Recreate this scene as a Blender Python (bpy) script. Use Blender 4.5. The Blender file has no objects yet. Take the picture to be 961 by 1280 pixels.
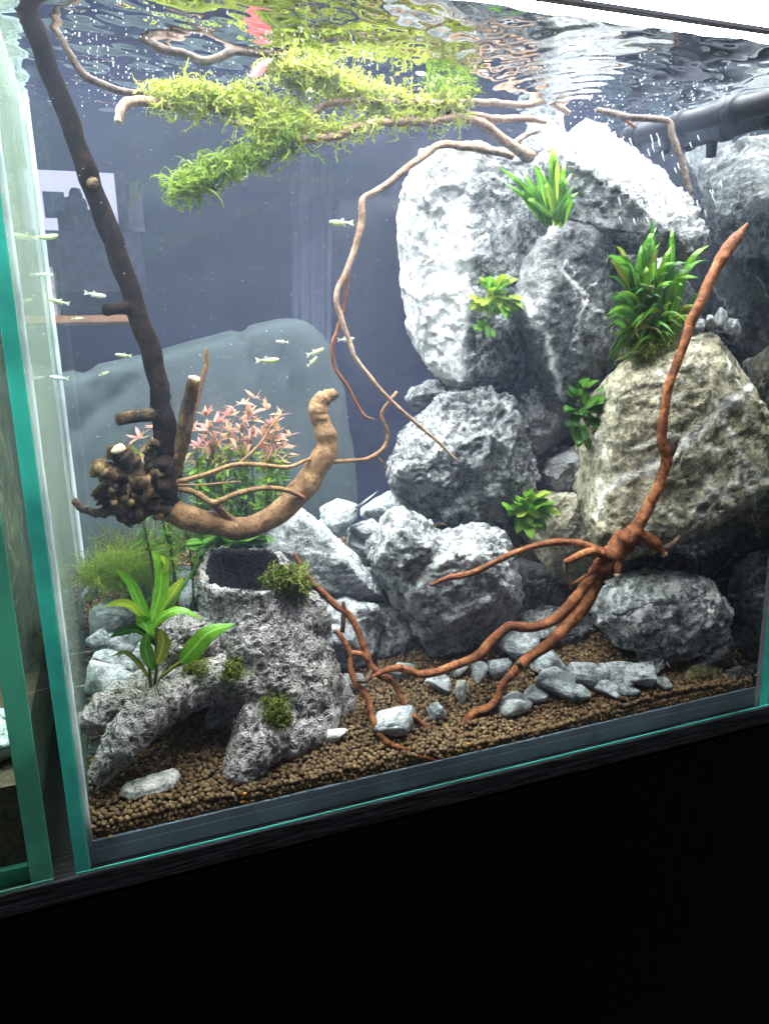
import bpy, bmesh, math, random
import numpy as np
from mathutils import Vector, Matrix, noise as mn

scene = bpy.context.scene
COL = scene.collection
rng = random.Random(7)

# ------------------------------------------------------------------ camera
F, CX, CY = 924.0, 480.5, 640.0                       # focal length and centre, in photo pixels (961 x 1280)
_vx = np.array([2619.0, -283.0, F]); _vx /= np.linalg.norm(_vx)
_vd = np.array([(283 * 4000 - F * F) / 2619.0, 4000.0, F]); _vd /= np.linalg.norm(_vd)
WX = _vx; WZ = -_vd; WY = np.cross(WZ, WX)            # tank axes in camera space
R3 = np.stack([WX, WY, WZ])

def ray(px, py):
    return R3 @ np.array([(px - CX) / F, (py - CY) / F, 1.0])
CAM = -ray(105, 1085) * 0.45

cd = bpy.data.cameras.new('camera'); cam = bpy.data.objects.new('camera', cd); COL.objects.link(cam)
cd.sensor_fit = 'VERTICAL'; cd.sensor_height = 24.0; cd.lens = 24.0 * F / 1280.0
cd.clip_start = 0.01; cd.clip_end = 50.0
_r, _u, _b = R3 @ np.array([1, 0, 0]), R3 @ np.array([0, -1, 0]), R3 @ np.array([0, 0, -1])
cam.matrix_world = Matrix(((_r[0], _u[0], _b[0], CAM[0]), (_r[1], _u[1], _b[1], CAM[1]), (_r[2], _u[2], _b[2], CAM[2]), (0, 0, 0, 1)))
scene.camera = cam

# ------------------------------------------------------------------ light and exposure
LED_STRENGTH = 30.0
WATER_DENSITY = 0.23
world = bpy.data.worlds.new('World'); scene.world = world; world.use_nodes = True
_bg = world.node_tree.nodes['Background']
_bg.inputs['Color'].default_value = (0.78, 0.85, 1.0, 1); _bg.inputs['Strength'].default_value = 0.12
scene.view_settings.view_transform = 'Standard'; scene.view_settings.look = 'None'
scene.view_settings.exposure = 0.18; scene.view_settings.gamma = 1.0
scene.view_settings.use_curve_mapping = False
scene.render.engine = 'CYCLES'
scene.cycles.use_denoising = True
scene.cycles.max_bounces = 7; scene.cycles.diffuse_bounces = 3; scene.cycles.transparent_max_bounces = 24; scene.cycles.volume_bounces = 1
scene.cycles.caustics_reflective = False; scene.cycles.caustics_refractive = False
scene.cycles.sample_clamp_indirect = 6.0

# ------------------------------------------------------------------ where things are
TW, TD, PT = 0.533, 0.262, 0.0045                      # tank width, inner depth, pane thickness
WATER_Z, RIM_Z = 0.4955, 0.5035
XL, XR = 0.0045, TW - 0.0045

def at(px, py, Y):
    r = ray(px, py); t = (Y - CAM[1]) / r[1]; return CAM + t * r
def atX(px, py, X):
    r = ray(px, py); t = (X - CAM[0]) / r[0]; return CAM + t * r
def depth(p):
    return float((R3.T @ (np.asarray(p) - CAM))[2])
def pix(p):
    q = R3.T @ (np.asarray(p) - CAM); return q[0] / q[2] * F + CX, q[1] / q[2] * F + CY
def rw(rpx, p):
    return rpx * depth(p) / F
def soil_z(x, y):
    return 0.0235 + 0.375 * max(y, 0) + 0.0022 * math.sin(31 * x + 1.0) * math.sin(43 * y + 2 * x) + 0.002 * math.sin(17 * x)
def on_soil(px, py, up=0.0):
    lo, hi = -0.02, 0.30
    for _ in range(40):
        m = (lo + hi) / 2; p = at(px, py, m)
        if p[2] > soil_z(p[0], m) + up: lo = m
        else: hi = m
    return at(px, py, (lo + hi) / 2)

# ------------------------------------------------------------------ materials
class NT:
    def __init__(s, name):
        s.m = bpy.data.materials.new(name); s.m.use_nodes = True
        s.t = s.m.node_tree; s.t.nodes.clear()
        s.out = s.n('ShaderNodeOutputMaterial')
    def n(s, typ, **kw):
        nd = s.t.nodes.new(typ)
        for k, v in kw.items(): setattr(nd, k, v)
        return nd
    def l(s, a, b): s.t.links.new(a, b)
    def val(s, sock, v):
        if isinstance(v, bpy.types.NodeSocket): s.l(v, sock)
        else: sock.default_value = v
    def coords(s, scale=(1, 1, 1), rand=True):
        tc = s.n('ShaderNodeTexCoord'); mp = s.n('ShaderNodeMapping'); mp.inputs['Scale'].default_value = scale
        if rand:
            oi = s.n('ShaderNodeObjectInfo'); mul = s.n('ShaderNodeVectorMath', operation='SCALE')
            cmb = s.n('ShaderNodeCombineXYZ')
            for i in range(3): s.l(oi.outputs['Random'], cmb.inputs[i])
            s.l(cmb.outputs[0], mul.inputs[0]); mul.inputs['Scale'].default_value = 7.3
            s.l(mul.outputs[0], mp.inputs['Location'])
        s.l(tc.outputs['Object'], mp.inputs['Vector']); return mp.outputs['Vector']
    def noise(s, vec, scale, detail=6, rough=0.6, dist=0.0):
        nd = s.n('ShaderNodeTexNoise'); s.l(vec, nd.inputs['Vector'])
        nd.inputs['Scale'].default_value = scale; nd.inputs['Detail'].default_value = detail
        nd.inputs['Roughness'].default_value = rough; nd.inputs['Distortion'].default_value = dist
        return nd.outputs['Fac']
    def ramp(s, fac, stops, interp='LINEAR'):
        nd = s.n('ShaderNodeValToRGB'); nd.color_ramp.interpolation = interp
        el = nd.color_ramp.elements
        while len(el) < len(stops): el.new(0.5)
        for e, (p, c) in zip(el, stops):
            e.position = p; e.color = (*c, 1) if len(c) == 3 else c
        s.l(fac, nd.inputs['Fac']); return nd.outputs['Color']
    def mask(s, fac, a, b):
        nd = s.n('ShaderNodeMapRange'); nd.interpolation_type = 'SMOOTHSTEP'
        s.l(fac, nd.inputs['Value']); nd.inputs['From Min'].default_value = a; nd.inputs['From Max'].default_value = b
        return nd.outputs['Result']
    def math(s, op, a, b=0.0):
        nd = s.n('ShaderNodeMath', operation=op); s.val(nd.inputs[0], a); s.val(nd.inputs[1], b); return nd.outputs[0]
    def mix(s, fac, a, b):
        nd = s.n('ShaderNodeMix', data_type='RGBA'); s.val(nd.inputs[0], fac)
        s.val(nd.inputs[6], (*a, 1) if isinstance(a, tuple) else a); s.val(nd.inputs[7], (*b, 1) if isinstance(b, tuple) else b)
        return nd.outputs[2]
    def bump(s, h, strength=0.5, dist=0.001, normal=None):
        nd = s.n('ShaderNodeBump'); nd.inputs['Strength'].default_value = strength; nd.inputs['Distance'].default_value = dist
        s.l(h, nd.inputs['Height'])
        if normal is not None: s.l(normal, nd.inputs['Normal'])
        return nd.outputs['Normal']
    def pbr(s, color, rough=0.6, normal=None, spec=0.35, **kw):
        b = s.n('ShaderNodeBsdfPrincipled')
        s.val(b.inputs['Base Color'], (*color, 1) if isinstance(color, tuple) else color)
        s.val(b.inputs['Roughness'], rough); b.inputs['Specular IOR Level'].default_value = spec
        if normal is not None: s.l(normal, b.inputs['Normal'])
        for k, v in kw.items(): s.val(b.inputs[k], v)
        return b.outputs[0]
    def done(s, shader):
        s.l(shader, s.out.inputs['Surface']); return s.m

M = {}
def rock_mat(name, dark, mid, light, vein=(0.62, 0.63, 0.62), vein_w=0.007, mottle=(0.54, 0.62), attr=False, vscale=9.0, white_amt=0.8):
    t = NT(name); v = t.coords()
    n1 = t.noise(v, 24, 8, 0.62, 0.2); n2 = t.noise(v, 130, 8, 0.72, 0.1); n3 = t.noise(v, 520, 4, 0.65)
    base = t.ramp(n1, [(0.32, dark), (0.5, mid), (0.70, light)])
    grain = t.mix(t.mask(n2, 0.43, 0.57), tuple(c * 0.5 for c in dark), tuple(min(1, c * 1.3) for c in light))
    col = t.mix(0.45, base, grain)
    patch = t.mask(t.noise(v, 15, 3, 0.5), 0.42, 0.62)
    mot = t.math('MULTIPLY', t.math('MULTIPLY', t.mask(t.noise(v, 62, 9, 0.74, 0.2), *mottle), patch), white_amt)
    col = t.mix(mot, col, tuple(min(0.85, c * 1.5 + 0.14) for c in light))
    # thin mineral veins where a noise crosses one value, broken up by a coarser one
    vn = t.noise(v, vscale, 4, 0.45, 0.5); vd = t.math('ABSOLUTE', t.math('SUBTRACT', vn, 0.5))
    vm = t.math('SUBTRACT', 1.0, t.mask(vd, vein_w * 0.2, vein_w))
    vn2 = t.noise(v, vscale * 2.3, 3, 0.5, 0.4); vd2 = t.math('ABSOLUTE', t.math('SUBTRACT', vn2, 0.53))
    vm2 = t.math('MULTIPLY', t.math('SUBTRACT', 1.0, t.mask(vd2, vein_w * 0.2, vein_w * 0.9)), 0.6)
    vmx = t.math('MULTIPLY', t.math('MAXIMUM', vm, vm2), t.mask(n2, 0.36, 0.56))
    vmx = t.math('MULTIPLY', vmx, t.mask(t.noise(v, 30, 2), 0.42, 0.58))
    col = t.mix(vmx, col, vein)
    # dark hairline cracks
    ck = t.noise(v, 40, 5, 0.6, 0.6); cd_ = t.math('ABSOLUTE', t.math('SUBTRACT', ck, 0.47))
    cm = t.math('SUBTRACT', 1.0, t.mask(cd_, 0.001, 0.009))
    col = t.mix(t.math('MULTIPLY', cm, 0.55), col, tuple(c * 0.3 for c in dark))
    if attr:
        a = t.n('ShaderNodeAttribute'); a.attribute_name = 'calcite_and_lit'
        fm = t.math('MULTIPLY', a.outputs['Fac'], t.math('SUBTRACT', 1.0, t.math('MULTIPLY', t.mask(t.noise(v, 70, 9, 0.75, 0.2), 0.53, 0.62), 0.45)))
        col = t.mix(fm, col, (0.76, 0.76, 0.75) if vein[0] < 0.7 else (0.86, 0.84, 0.77))
    h = t.math('SUBTRACT', t.math('ADD', n2, t.math('MULTIPLY', n3, 0.4)), t.math('MULTIPLY', cm, 0.5))
    nr = t.bump(h, 1.0, 0.0035)
    M[name] = t.done(t.pbr(col, 0.72, nr, 0.3)); return M[name]

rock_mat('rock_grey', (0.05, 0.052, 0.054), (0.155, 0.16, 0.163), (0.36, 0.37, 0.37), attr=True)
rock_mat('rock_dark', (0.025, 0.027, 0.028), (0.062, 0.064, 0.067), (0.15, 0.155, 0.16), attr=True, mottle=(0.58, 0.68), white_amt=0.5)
rock_mat('rock_tan', (0.20, 0.18, 0.115), (0.36, 0.33, 0.225), (0.50, 0.465, 0.34), attr=True, vein=(0.72, 0.71, 0.63), vein_w=0.02, mottle=(0.58, 0.66), white_amt=0.5, vscale=13)
rock_mat('rock_mottled', (0.06, 0.065, 0.066), (0.20, 0.21, 0.21), (0.46, 0.48, 0.47), mottle=(0.48, 0.56), white_amt=0.95)
rock_mat('rock_pale', (0.16, 0.17, 0.175), (0.36, 0.38, 0.39), (0.55, 0.58, 0.59), mottle=(0.5, 0.62))
rock_mat('pebble_blue', (0.17, 0.19, 0.195), (0.38, 0.42, 0.43), (0.58, 0.63, 0.63), mottle=(0.5, 0.6), vscale=20)
rock_mat('slate_white', (0.55, 0.57, 0.51), (0.66, 0.68, 0.62), (0.76, 0.78, 0.72), mottle=(0.5, 0.7))
rock_mat('rock_olive', (0.05, 0.05, 0.025), (0.12, 0.115, 0.05), (0.24, 0.22, 0.09), mottle=(0.6, 0.75), white_amt=0.3)

def wood_mat(name, dark, mid, light, bump=0.7, spec=0.25, rough=0.6):
    t = NT(name); v = t.coords()
    n1 = t.noise(v, 70, 7, 0.65, 0.8); n2 = t.noise(v, 260, 6, 0.7, 0.8)
    col = t.ramp(n1, [(0.3, dark), (0.5, mid), (0.7, light)])
    col = t.mix(t.math('MULTIPLY', t.mask(n2, 0.47, 0.62), 0.65), col, tuple(c * 0.55 for c in dark))
    M[name] = t.done(t.pbr(col, rough, t.bump(t.math('ADD', n1, n2), bump, 0.003), spec)); return M[name]
wood_mat('wood_black', (0.005, 0.0035, 0.0025), (0.012, 0.007, 0.005), (0.045, 0.025, 0.013), spec=0.04, rough=0.75)
wood_mat('wood_brown', (0.11, 0.055, 0.022), (0.24, 0.125, 0.05), (0.37, 0.22, 0.10))
wood_mat('wood_red', (0.075, 0.022, 0.008), (0.20, 0.062, 0.022), (0.44, 0.18, 0.065))
wood_mat('wood_tan', (0.17, 0.10, 0.06), (0.33, 0.21, 0.135), (0.48, 0.35, 0.25))
wood_mat('wood_twig', (0.035, 0.022, 0.015), (0.09, 0.058, 0.038), (0.18, 0.12, 0.085))
wood_mat('wood_knot', (0.009, 0.005, 0.003), (0.045, 0.025, 0.010), (0.24, 0.15, 0.055), spec=0.12)
wood_mat('wood_cut', (0.40, 0.30, 0.18), (0.58, 0.47, 0.32), (0.72, 0.62, 0.46))

def leaf_mat(name, a, b, trans=0.4, scale=60):
    t = NT(name); v = t.coords()
    n = t.noise(v, scale, 4, 0.6)
    oi = t.n('ShaderNodeObjectInfo')
    col = t.mix(t.math('ADD', t.math('MULTIPLY', t.mask(n, 0.3, 0.7), 0.5), t.math('MULTIPLY', oi.outputs['Random'], 0.5)), a, b)
    rb = t.n('ShaderNodeAttribute'); rb.attribute_name = 'rib'
    fine = t.noise(v, scale * 6, 4, 0.65)
    col = t.mix(t.math('MULTIPLY', t.mask(fine, 0.45, 0.65), 0.35), col, tuple(c * 0.55 for c in a))
    col = t.mix(t.math('MULTIPLY', t.mask(rb.outputs['Fac'], 0.80, 0.97), 0.55), col, tuple(min(1, c * 1.5 + 0.05) for c in b))
    p = t.pbr(col, 0.42, t.bump(t.math('ADD', n, fine), 0.4, 0.001), 0.35)
    tr = t.n('ShaderNodeBsdfTranslucent'); t.l(col, tr.inputs['Color'])
    mx = t.n('ShaderNodeMixShader'); mx.inputs[0].default_value = trans
    t.l(p, mx.inputs[1]); t.l(tr.outputs[0], mx.inputs[2])
    M[name] = t.done(mx.outputs[0]); return M[name]
leaf_mat('leaf_bright', (0.07, 0.24, 0.015), (0.20, 0.42, 0.03))
leaf_mat('leaf_yellow', (0.22, 0.36, 0.03), (0.38, 0.50, 0.05))
leaf_mat('leaf_green', (0.04, 0.15, 0.015), (0.12, 0.30, 0.03))
leaf_mat('leaf_dark', (0.015, 0.06, 0.012), (0.05, 0.16, 0.02))
leaf_mat('leaf_pink', (0.40, 0.18, 0.11), (0.66, 0.44, 0.27))
leaf_mat('leaf_rose', (0.40, 0.12, 0.13), (0.60, 0.30, 0.24))
leaf_mat('leaf_olive', (0.09, 0.13, 0.015), (0.26, 0.28, 0.04))
leaf_mat('moss_light', (0.42, 0.50, 0.06), (0.70, 0.74, 0.17), 0.5, 25)
leaf_mat('moss_green', (0.22, 0.36, 0.025), (0.42, 0.54, 0.07), 0.5, 30)
leaf_mat('moss_olive', (0.09, 0.13, 0.012), (0.27, 0.32, 0.045), 0.4, 40)
leaf_mat('leaf_petal', (0.50, 0.10, 0.10), (0.62, 0.18, 0.17))

# granules of aqua soil
t = NT('soil_granules'); v = t.coords(rand=False)
vo = t.n('ShaderNodeTexVoronoi'); t.l(v, vo.inputs['Vector']); vo.inputs['Scale'].default_value = 260
big = t.noise(v, 14, 3, 0.5)
col = t.ramp(vo.outputs['Color'], [(0.0, (0.055, 0.033, 0.015)), (0.45, (0.125, 0.079, 0.038)), (0.8, (0.20, 0.13, 0.066)), (1.0, (0.28, 0.195, 0.105))])
col = t.mix(t.math('MULTIPLY', t.mask(big, 0.4, 0.7), 0.35), col, (0.05, 0.036, 0.022))
M['soil'] = t.done(t.pbr(col, 0.85, t.bump(t.noise(v, 900, 3, 0.6), 0.5, 0.0006), 0.2))
t = NT('soil_bed'); v = t.coords(rand=False)
M['soil_bed'] = t.done(t.pbr(t.ramp(t.noise(v, 250, 4), [(0.35, (0.02, 0.013, 0.008)), (0.65, (0.07, 0.047, 0.028))]), 0.9))
t = NT('amber_grain'); M['amber'] = t.done(t.pbr((0.62, 0.27, 0.03), 0.4))

# glass: clear panes let light through, mirror at a slant as glass does
def glass_mat(name, tint, ior=1.45, glow=0.0, glow_col=(0.5, 0.6, 0.5)):
    t = NT(name)
    tr = t.n('ShaderNodeBsdfTransparent'); tr.inputs[0].default_value = (*tint, 1)
    gl = t.n('ShaderNodeBsdfGlossy'); gl.inputs['Roughness'].default_value = 0.02
    ge = t.n('ShaderNodeNewGeometry'); mr = t.n('ShaderNodeMapRange'); t.l(ge.outputs['Backfacing'], mr.inputs['Value'])
    mr.inputs['To Min'].default_value = ior; mr.inputs['To Max'].default_value = 1 / ior      # parallel faces: no total reflection on leaving
    fr = t.n('ShaderNodeFresnel'); t.l(mr.outputs[0], fr.inputs['IOR'])
    mx = t.n('ShaderNodeMixShader'); t.l(fr.outputs[0], mx.inputs[0]); t.l(tr.outputs[0], mx.inputs[1]); t.l(gl.outputs[0], mx.inputs[2])
    sh = mx.outputs[0]
    if glow:
        v = t.coords(rand=False)
        df = t.n('ShaderNodeBsdfDiffuse'); t.l(t.mix(t.mask(t.noise(v, 30, 4), 0.35, 0.65), tuple(c * 0.8 for c in glow_col), glow_col), df.inputs['Color'])
        tl = t.n('ShaderNodeBsdfTranslucent'); tl.inputs['Color'].default_value = (*glow_col, 1)
        ad = t.n('ShaderNodeMixShader'); ad.inputs[0].default_value = 0.45; t.l(df.outputs[0], ad.inputs[1]); t.l(tl.outputs[0], ad.inputs[2])
        m2 = t.n('ShaderNodeMixShader'); m2.inputs[0].default_value = glow; t.l(sh, m2.inputs[1]); t.l(ad.outputs[0], m2.inputs[2]); sh = m2.outputs[0]
    M[name] = t.done(sh); return M[name]
glass_mat('glass_clear', (0.975, 0.985, 0.98), 1.2)
glass_mat('glass_back', (0.95, 0.965, 0.97))
glass_mat('glass_glow', (0.85, 0.93, 0.88), glow=0.42, glow_col=(0.36, 0.42, 0.35))  # pale green diffuse share imitates the glow along the pane
glass_mat('glass_left_tank', (0.86, 0.95, 0.91), 1.15)
# inner face of the end pane: the water and glass boundary seen from inside the water
t = NT('water_boundary')
tr = t.n('ShaderNodeBsdfTransparent'); tr.inputs[0].default_value = (0.8, 0.85, 0.85, 1)
gl = t.n('ShaderNodeBsdfGlossy'); gl.inputs['Roughness'].default_value = 0.03; gl.inputs['Color'].default_value = (0.80, 0.84, 0.84, 1)
fr = t.n('ShaderNodeFresnel'); fr.inputs['IOR'].default_value = 1.5
mx = t.n('ShaderNodeMixShader'); t.l(fr.outputs[0], mx.inputs[0]); t.l(tr.outputs[0], mx.inputs[1]); t.l(gl.outputs[0], mx.inputs[2])
M['water_boundary'] = t.done(mx.outputs[0])
t = NT('water_surface'); v = t.coords(rand=False)
tr = t.n('ShaderNodeBsdfTransparent'); tr.inputs[0].default_value = (0.97, 0.99, 1, 1)
gl = t.n('ShaderNodeBsdfGlossy'); gl.inputs['Roughness'].default_value = 0.01; gl.inputs['Color'].default_value = (0.94, 0.96, 0.98, 1)
fr = t.n('ShaderNodeFresnel'); fr.inputs['IOR'].default_value = 1.333
mx = t.n('ShaderNodeMixShader'); t.l(fr.outputs[0], mx.inputs[0]); t.l(tr.outputs[0], mx.inputs[1]); t.l(gl.outputs[0], mx.inputs[2])
M['water_surface'] = t.done(mx.outputs[0])
t = NT('water_body')
vs = t.n('ShaderNodeVolumePrincipled'); vs.inputs['Color'].default_value = (0.60, 0.71, 1.0, 1); vs.inputs['Density'].default_value = WATER_DENSITY; vs.inputs['Anisotropy'].default_value = 0.2
t.l(vs.outputs[0], t.out.inputs['Volume']); M['water_body'] = t.m

def edge_mat(name, col, tl=0.6, rough=0.25):
    t = NT(name); v = t.coords(rand=False)
    c = t.mix(t.mask(t.noise(v, 18, 3), 0.35, 0.65), tuple(x * 0.75 for x in col), tuple(min(1, x * 1.2) for x in col))
    p = t.pbr(c, rough, None, 0.5); tr = t.n('ShaderNodeBsdfTranslucent'); t.l(c, tr.inputs['Color'])
    mx = t.n('ShaderNodeMixShader'); mx.inputs[0].default_value = tl; t.l(p, mx.inputs[1]); t.l(tr.outputs[0], mx.inputs[2])
    M[name] = t.done(mx.outputs[0]); return M[name]
edge_mat('edge_teal', (0.07, 0.50, 0.43))
edge_mat('edge_green', (0.09, 0.34, 0.25))
edge_mat('silicone', (0.78, 0.87, 0.92), 0.55, 0.4)
edge_mat('silicone_blue', (0.24, 0.32, 0.38), 0.5, 0.4)

def plain(name, col, rough=0.5, spec=0.4, nscale=60, var=0.25, bump=0.2, emit=None, es=0):
    t = NT(name); v = t.coords(rand=False); n = t.noise(v, nscale, 5)
    c = t.mix(t.mask(n, 0.3, 0.7), tuple(x * (1 - var) for x in col), tuple(min(1, x * (1 + var)) for x in col))
    kw = {}
    if emit: kw = {'Emission Color': (*emit, 1), 'Emission Strength': es}
    M[name] = t.done(t.pbr(c, rough, t.bump(n, bump, 0.001), spec, **kw)); return M[name]
plain('lamp_housing', (0.75, 0.76, 0.78), 0.35)
t = NT('lamp_diffuser'); em = t.n('ShaderNodeEmission'); em.inputs[0].default_value = (0.97, 0.99, 1.0, 1); em.inputs[1].default_value = LED_STRENGTH
M['lamp_diffuser'] = t.done(em.outputs[0])
plain('pipe_plastic', (0.010, 0.011, 0.015), 0.55, 0.12)
plain('room_wall', (0.06, 0.072, 0.17), 0.9, nscale=2.5, var=0.25)
plain('curtain', (0.09, 0.10, 0.16), 0.9, nscale=12, var=0.2)
plain('shelf_wood', (0.88, 0.42, 0.20), 0.6, nscale=9)
plain('paper_white', (0.80, 0.80, 0.86), 0.7)
plain('cabinet_dark', (0.10, 0.09, 0.16), 0.7)
plain('blue_cloth', (0.16, 0.20, 0.42), 0.8)
plain('green_print', (0.45, 0.60, 0.10), 0.7)
plain('fish_silver', (0.50, 0.56, 0.42), 0.3, 0.6, 300, 0.35)
plain('fish_olive', (0.38, 0.44, 0.17), 0.35, 0.6, 300, 0.35)
plain('fish_fin', (0.55, 0.58, 0.40), 0.4, 0.4, 300)
plain('fish_eye', (0.01, 0.01, 0.012), 0.15, 0.6)
plain('bubble', (0.85, 0.88, 0.92), 0.2, 0.6)
t = NT('armchair_leather'); v = t.coords(rand=False)
n = t.noise(v, 26, 6, 0.6, 0.5); n2 = t.noise(v, 4, 3)
M['armchair_leather'] = t.done(t.pbr(t.ramp(n2, [(0.3, (0.026, 0.036, 0.037)), (0.7, (0.044, 0.056, 0.056))]), 0.7, t.bump(n, 0.3, 0.004), 0.1))
# black stained ash: fine grain lines
t = NT('black_ash'); v = t.coords((1, 1, 1), False)
mp = t.n('ShaderNodeMapping'); mp.inputs['Scale'].default_value = (1, 0.06, 0.06); t.l(v, mp.inputs['Vector'])
g = t.noise(mp.outputs[0], 700, 3, 0.6, 0.3); g2 = t.noise(v, 6, 4)
M['black_ash'] = t.done(t.pbr(t.ramp(g, [(0.35, (0.0006, 0.0004, 0.0005)), (0.7, (0.0022, 0.0015, 0.0018))]), 0.6, t.bump(g, 0.5, 0.0006), 0.03))
t = NT('black_top'); v = t.coords((1, 1, 1), False)
mp = t.n('ShaderNodeMapping'); mp.inputs['Scale'].default_value = (0.08, 1, 1); t.l(v, mp.inputs['Vector'])
g = t.noise(mp.outputs[0], 420, 3, 0.6, 0.3)
M['black_top'] = t.done(t.pbr(t.ramp(g, [(0.4, (0.002, 0.002, 0.0025)), (0.62, (0.014, 0.014, 0.017))]), 0.6, t.bump(g, 1.0, 0.001), 0.12))
# ornament bark: light crinkled ridges over dark grooves, moss tinged in places
t = NT('ornament_bark'); v = t.coords(rand=False)
d1 = t.noise(v, 85, 3, 0.55, 1.4); r1 = t.math('SUBTRACT', 1.0, t.math('MULTIPLY', t.math('ABSOLUTE', t.math('SUBTRACT', d1, 0.5)), 8.0))
d2 = t.noise(v, 190, 3, 0.6, 1.0); r2 = t.math('SUBTRACT', 1.0, t.math('MULTIPLY', t.math('ABSOLUTE', t.math('SUBTRACT', d2, 0.5)), 6.0))
rid = t.math('MAXIMUM', r1, t.math('MULTIPLY', r2, 0.85))
big = t.noise(v, 22, 4, 0.6)
base = t.mix(t.mask(big, 0.35, 0.65), (0.055, 0.05, 0.048), (0.12, 0.11, 0.105))
pale = t.mix(t.mask(big, 0.35, 0.65), (0.40, 0.375, 0.345), (0.58, 0.54, 0.54))
col = t.mix(t.math('MULTIPLY', t.mask(rid, 0.30, 0.85), 0.9), base, pale)
at_ = t.n('ShaderNodeAttribute'); at_.attribute_name = 'moss'
col = t.mix(t.math('MULTIPLY', at_.outputs['Fac'], t.mask(t.noise(v, 150, 4), 0.3, 0.55)), col, (0.10, 0.13, 0.025))
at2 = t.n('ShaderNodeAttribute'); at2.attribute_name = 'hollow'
col = t.mix(at2.outputs['Fac'], col, (0.012, 0.013, 0.016))  # shade inside the stump's opening painted in as near black
M['ornament_bark'] = t.done(t.pbr(col, 0.75, t.bump(rid, 1.0, 0.003), 0.3))
t = NT('trunk_bark'); v = t.coords((1, 1, 0.16), False)
n = t.noise(v, 130, 6, 0.7, 0.8)
M['trunk_bark'] = t.done(t.pbr(t.ramp(n, [(0.32, (0.03, 0.022, 0.014)), (0.5, (0.16, 0.11, 0.06)), (0.66, (0.52, 0.46, 0.38))]), 0.8, t.bump(n, 1.0, 0.004), 0.2))
# lit picture in the room: soft shapes on a pale screen
t = NT('screen_glow'); em = t.n('ShaderNodeEmission'); em.inputs[0].default_value = (0.72, 0.70, 1.0, 1); em.inputs[1].default_value = 1.0
M['screen_glow'] = t.done(em.outputs[0])

# ------------------------------------------------------------------ object helpers
def tag(o, label=None, cat=None, group=None, kind=None):
    if label: o['label'] = label
    if cat: o['category'] = cat
    if group: o['group'] = group
    if kind: o['kind'] = kind
    return o
def mesh_of(name, V, Fc, smooth=True):
    V = np.asarray(V, dtype=np.float32)
    me = bpy.data.meshes.new(name)
    if isinstance(Fc, np.ndarray):
        nf, k = Fc.shape
        me.vertices.add(len(V)); me.vertices.foreach_set('co', V.ravel())
        me.loops.add(nf * k); me.loops.foreach_set('vertex_index', Fc.astype(np.int32).ravel())
        me.polygons.add(nf); me.polygons.foreach_set('loop_start', np.arange(nf, dtype=np.int32) * k)
        me.polygons.foreach_set('loop_total', np.full(nf, k, dtype=np.int32))
        me.update(calc_edges=True)
    else:
        me.from_pydata([tuple(map(float, x)) for x in V], [], Fc)
    if smooth: me.polygons.foreach_set('use_smooth', [True] * len(me.polygons))
    me.update(); return me
def link(name, me, mat, parent=None, loc=(0, 0, 0)):
    if isinstance(mat, str): mat = M[mat]
    if mat and not me.materials: me.materials.append(mat)
    o = bpy.data.objects.new(name, me); COL.objects.link(o)
    o.location = Vector([float(x) for x in loc])
    if parent: o.parent = parent
    return o
def empty(name, loc):
    o = bpy.data.objects.new(name, None); COL.objects.link(o); o.location = Vector([float(x) for x in loc]); o.empty_display_size = 0.01; return o
def obj(name, V, Fc, mat, parent=None, origin=None, smooth=True):
    """V in world coordinates; origin = object origin in world (parent location added by hand)."""
    V = np.asarray(V, dtype=float)
    if origin is None:
        origin = np.array(parent.location) if parent is not None and parent.type == 'EMPTY' else np.array([V[:, 0].mean(), V[:, 1].mean(), V[:, 2].min()])
    origin = np.asarray(origin, dtype=float)
    me = mesh_of(name, V - origin, Fc, smooth)
    loc = origin
    if parent is not None:
        base = np.zeros(3); p = parent
        while p is not None: base += np.array(p.location); p = p.parent
        loc = origin - base
    return link(name, me, mat, parent, loc)
def box(lo, hi):
    x0, y0, z0 = lo; x1, y1, z1 = hi
    V = [(x0, y0, z0), (x1, y0, z0), (x1, y1, z0), (x0, y1, z0), (x0, y0, z1), (x1, y0, z1), (x1, y1, z1), (x0, y1, z1)]
    Q = [(0, 3, 2, 1), (4, 5, 6, 7), (0, 1, 5, 4), (1, 2, 6, 5), (2, 3, 7, 6), (3, 0, 4, 7)]
    return V, Q
def obox(name, lo, hi, mat, parent=None, bev=0.0):
    V, Q = box(lo, hi)
    if bev > 0:
        bm = bmesh.new(); vs = [bm.verts.new(v) for v in V]
        for q in Q: bm.faces.new([vs[i] for i in q])
        bmesh.ops.bevel(bm, geom=bm.edges[:], offset=bev, segments=2, affect='EDGES', profile=0.5)
        bm.verts.ensure_lookup_table(); bm.verts.index_update()
        V = [tuple(v.co) for v in bm.verts]; Q = [tuple(v.index for v in f.verts) for f in bm.faces]; bm.free()
    return obj(name, V, Q, mat, parent, smooth=False)
def catmull(P, n):
    P = np.asarray(P, dtype=float); m = len(P)
    if m < 3:
        t = np.linspace(0, 1, n)[:, None]; return P[0] * (1 - t) + P[-1] * t
    Q = np.vstack([2 * P[0] - P[1], P, 2 * P[-1] - P[-2]]); out = []
    for s in np.linspace(0, m - 1 - 1e-6, n):
        i = int(s); u = s - i; a, b, c, d = Q[i], Q[i + 1], Q[i + 2], Q[i + 3]
        out.append(0.5 * ((2 * b) + (-a + c) * u + (2 * a - 5 * b + 4 * c - d) * u * u + (-a + 3 * b - 3 * c + d) * u ** 3))
    return np.array(out)
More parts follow.
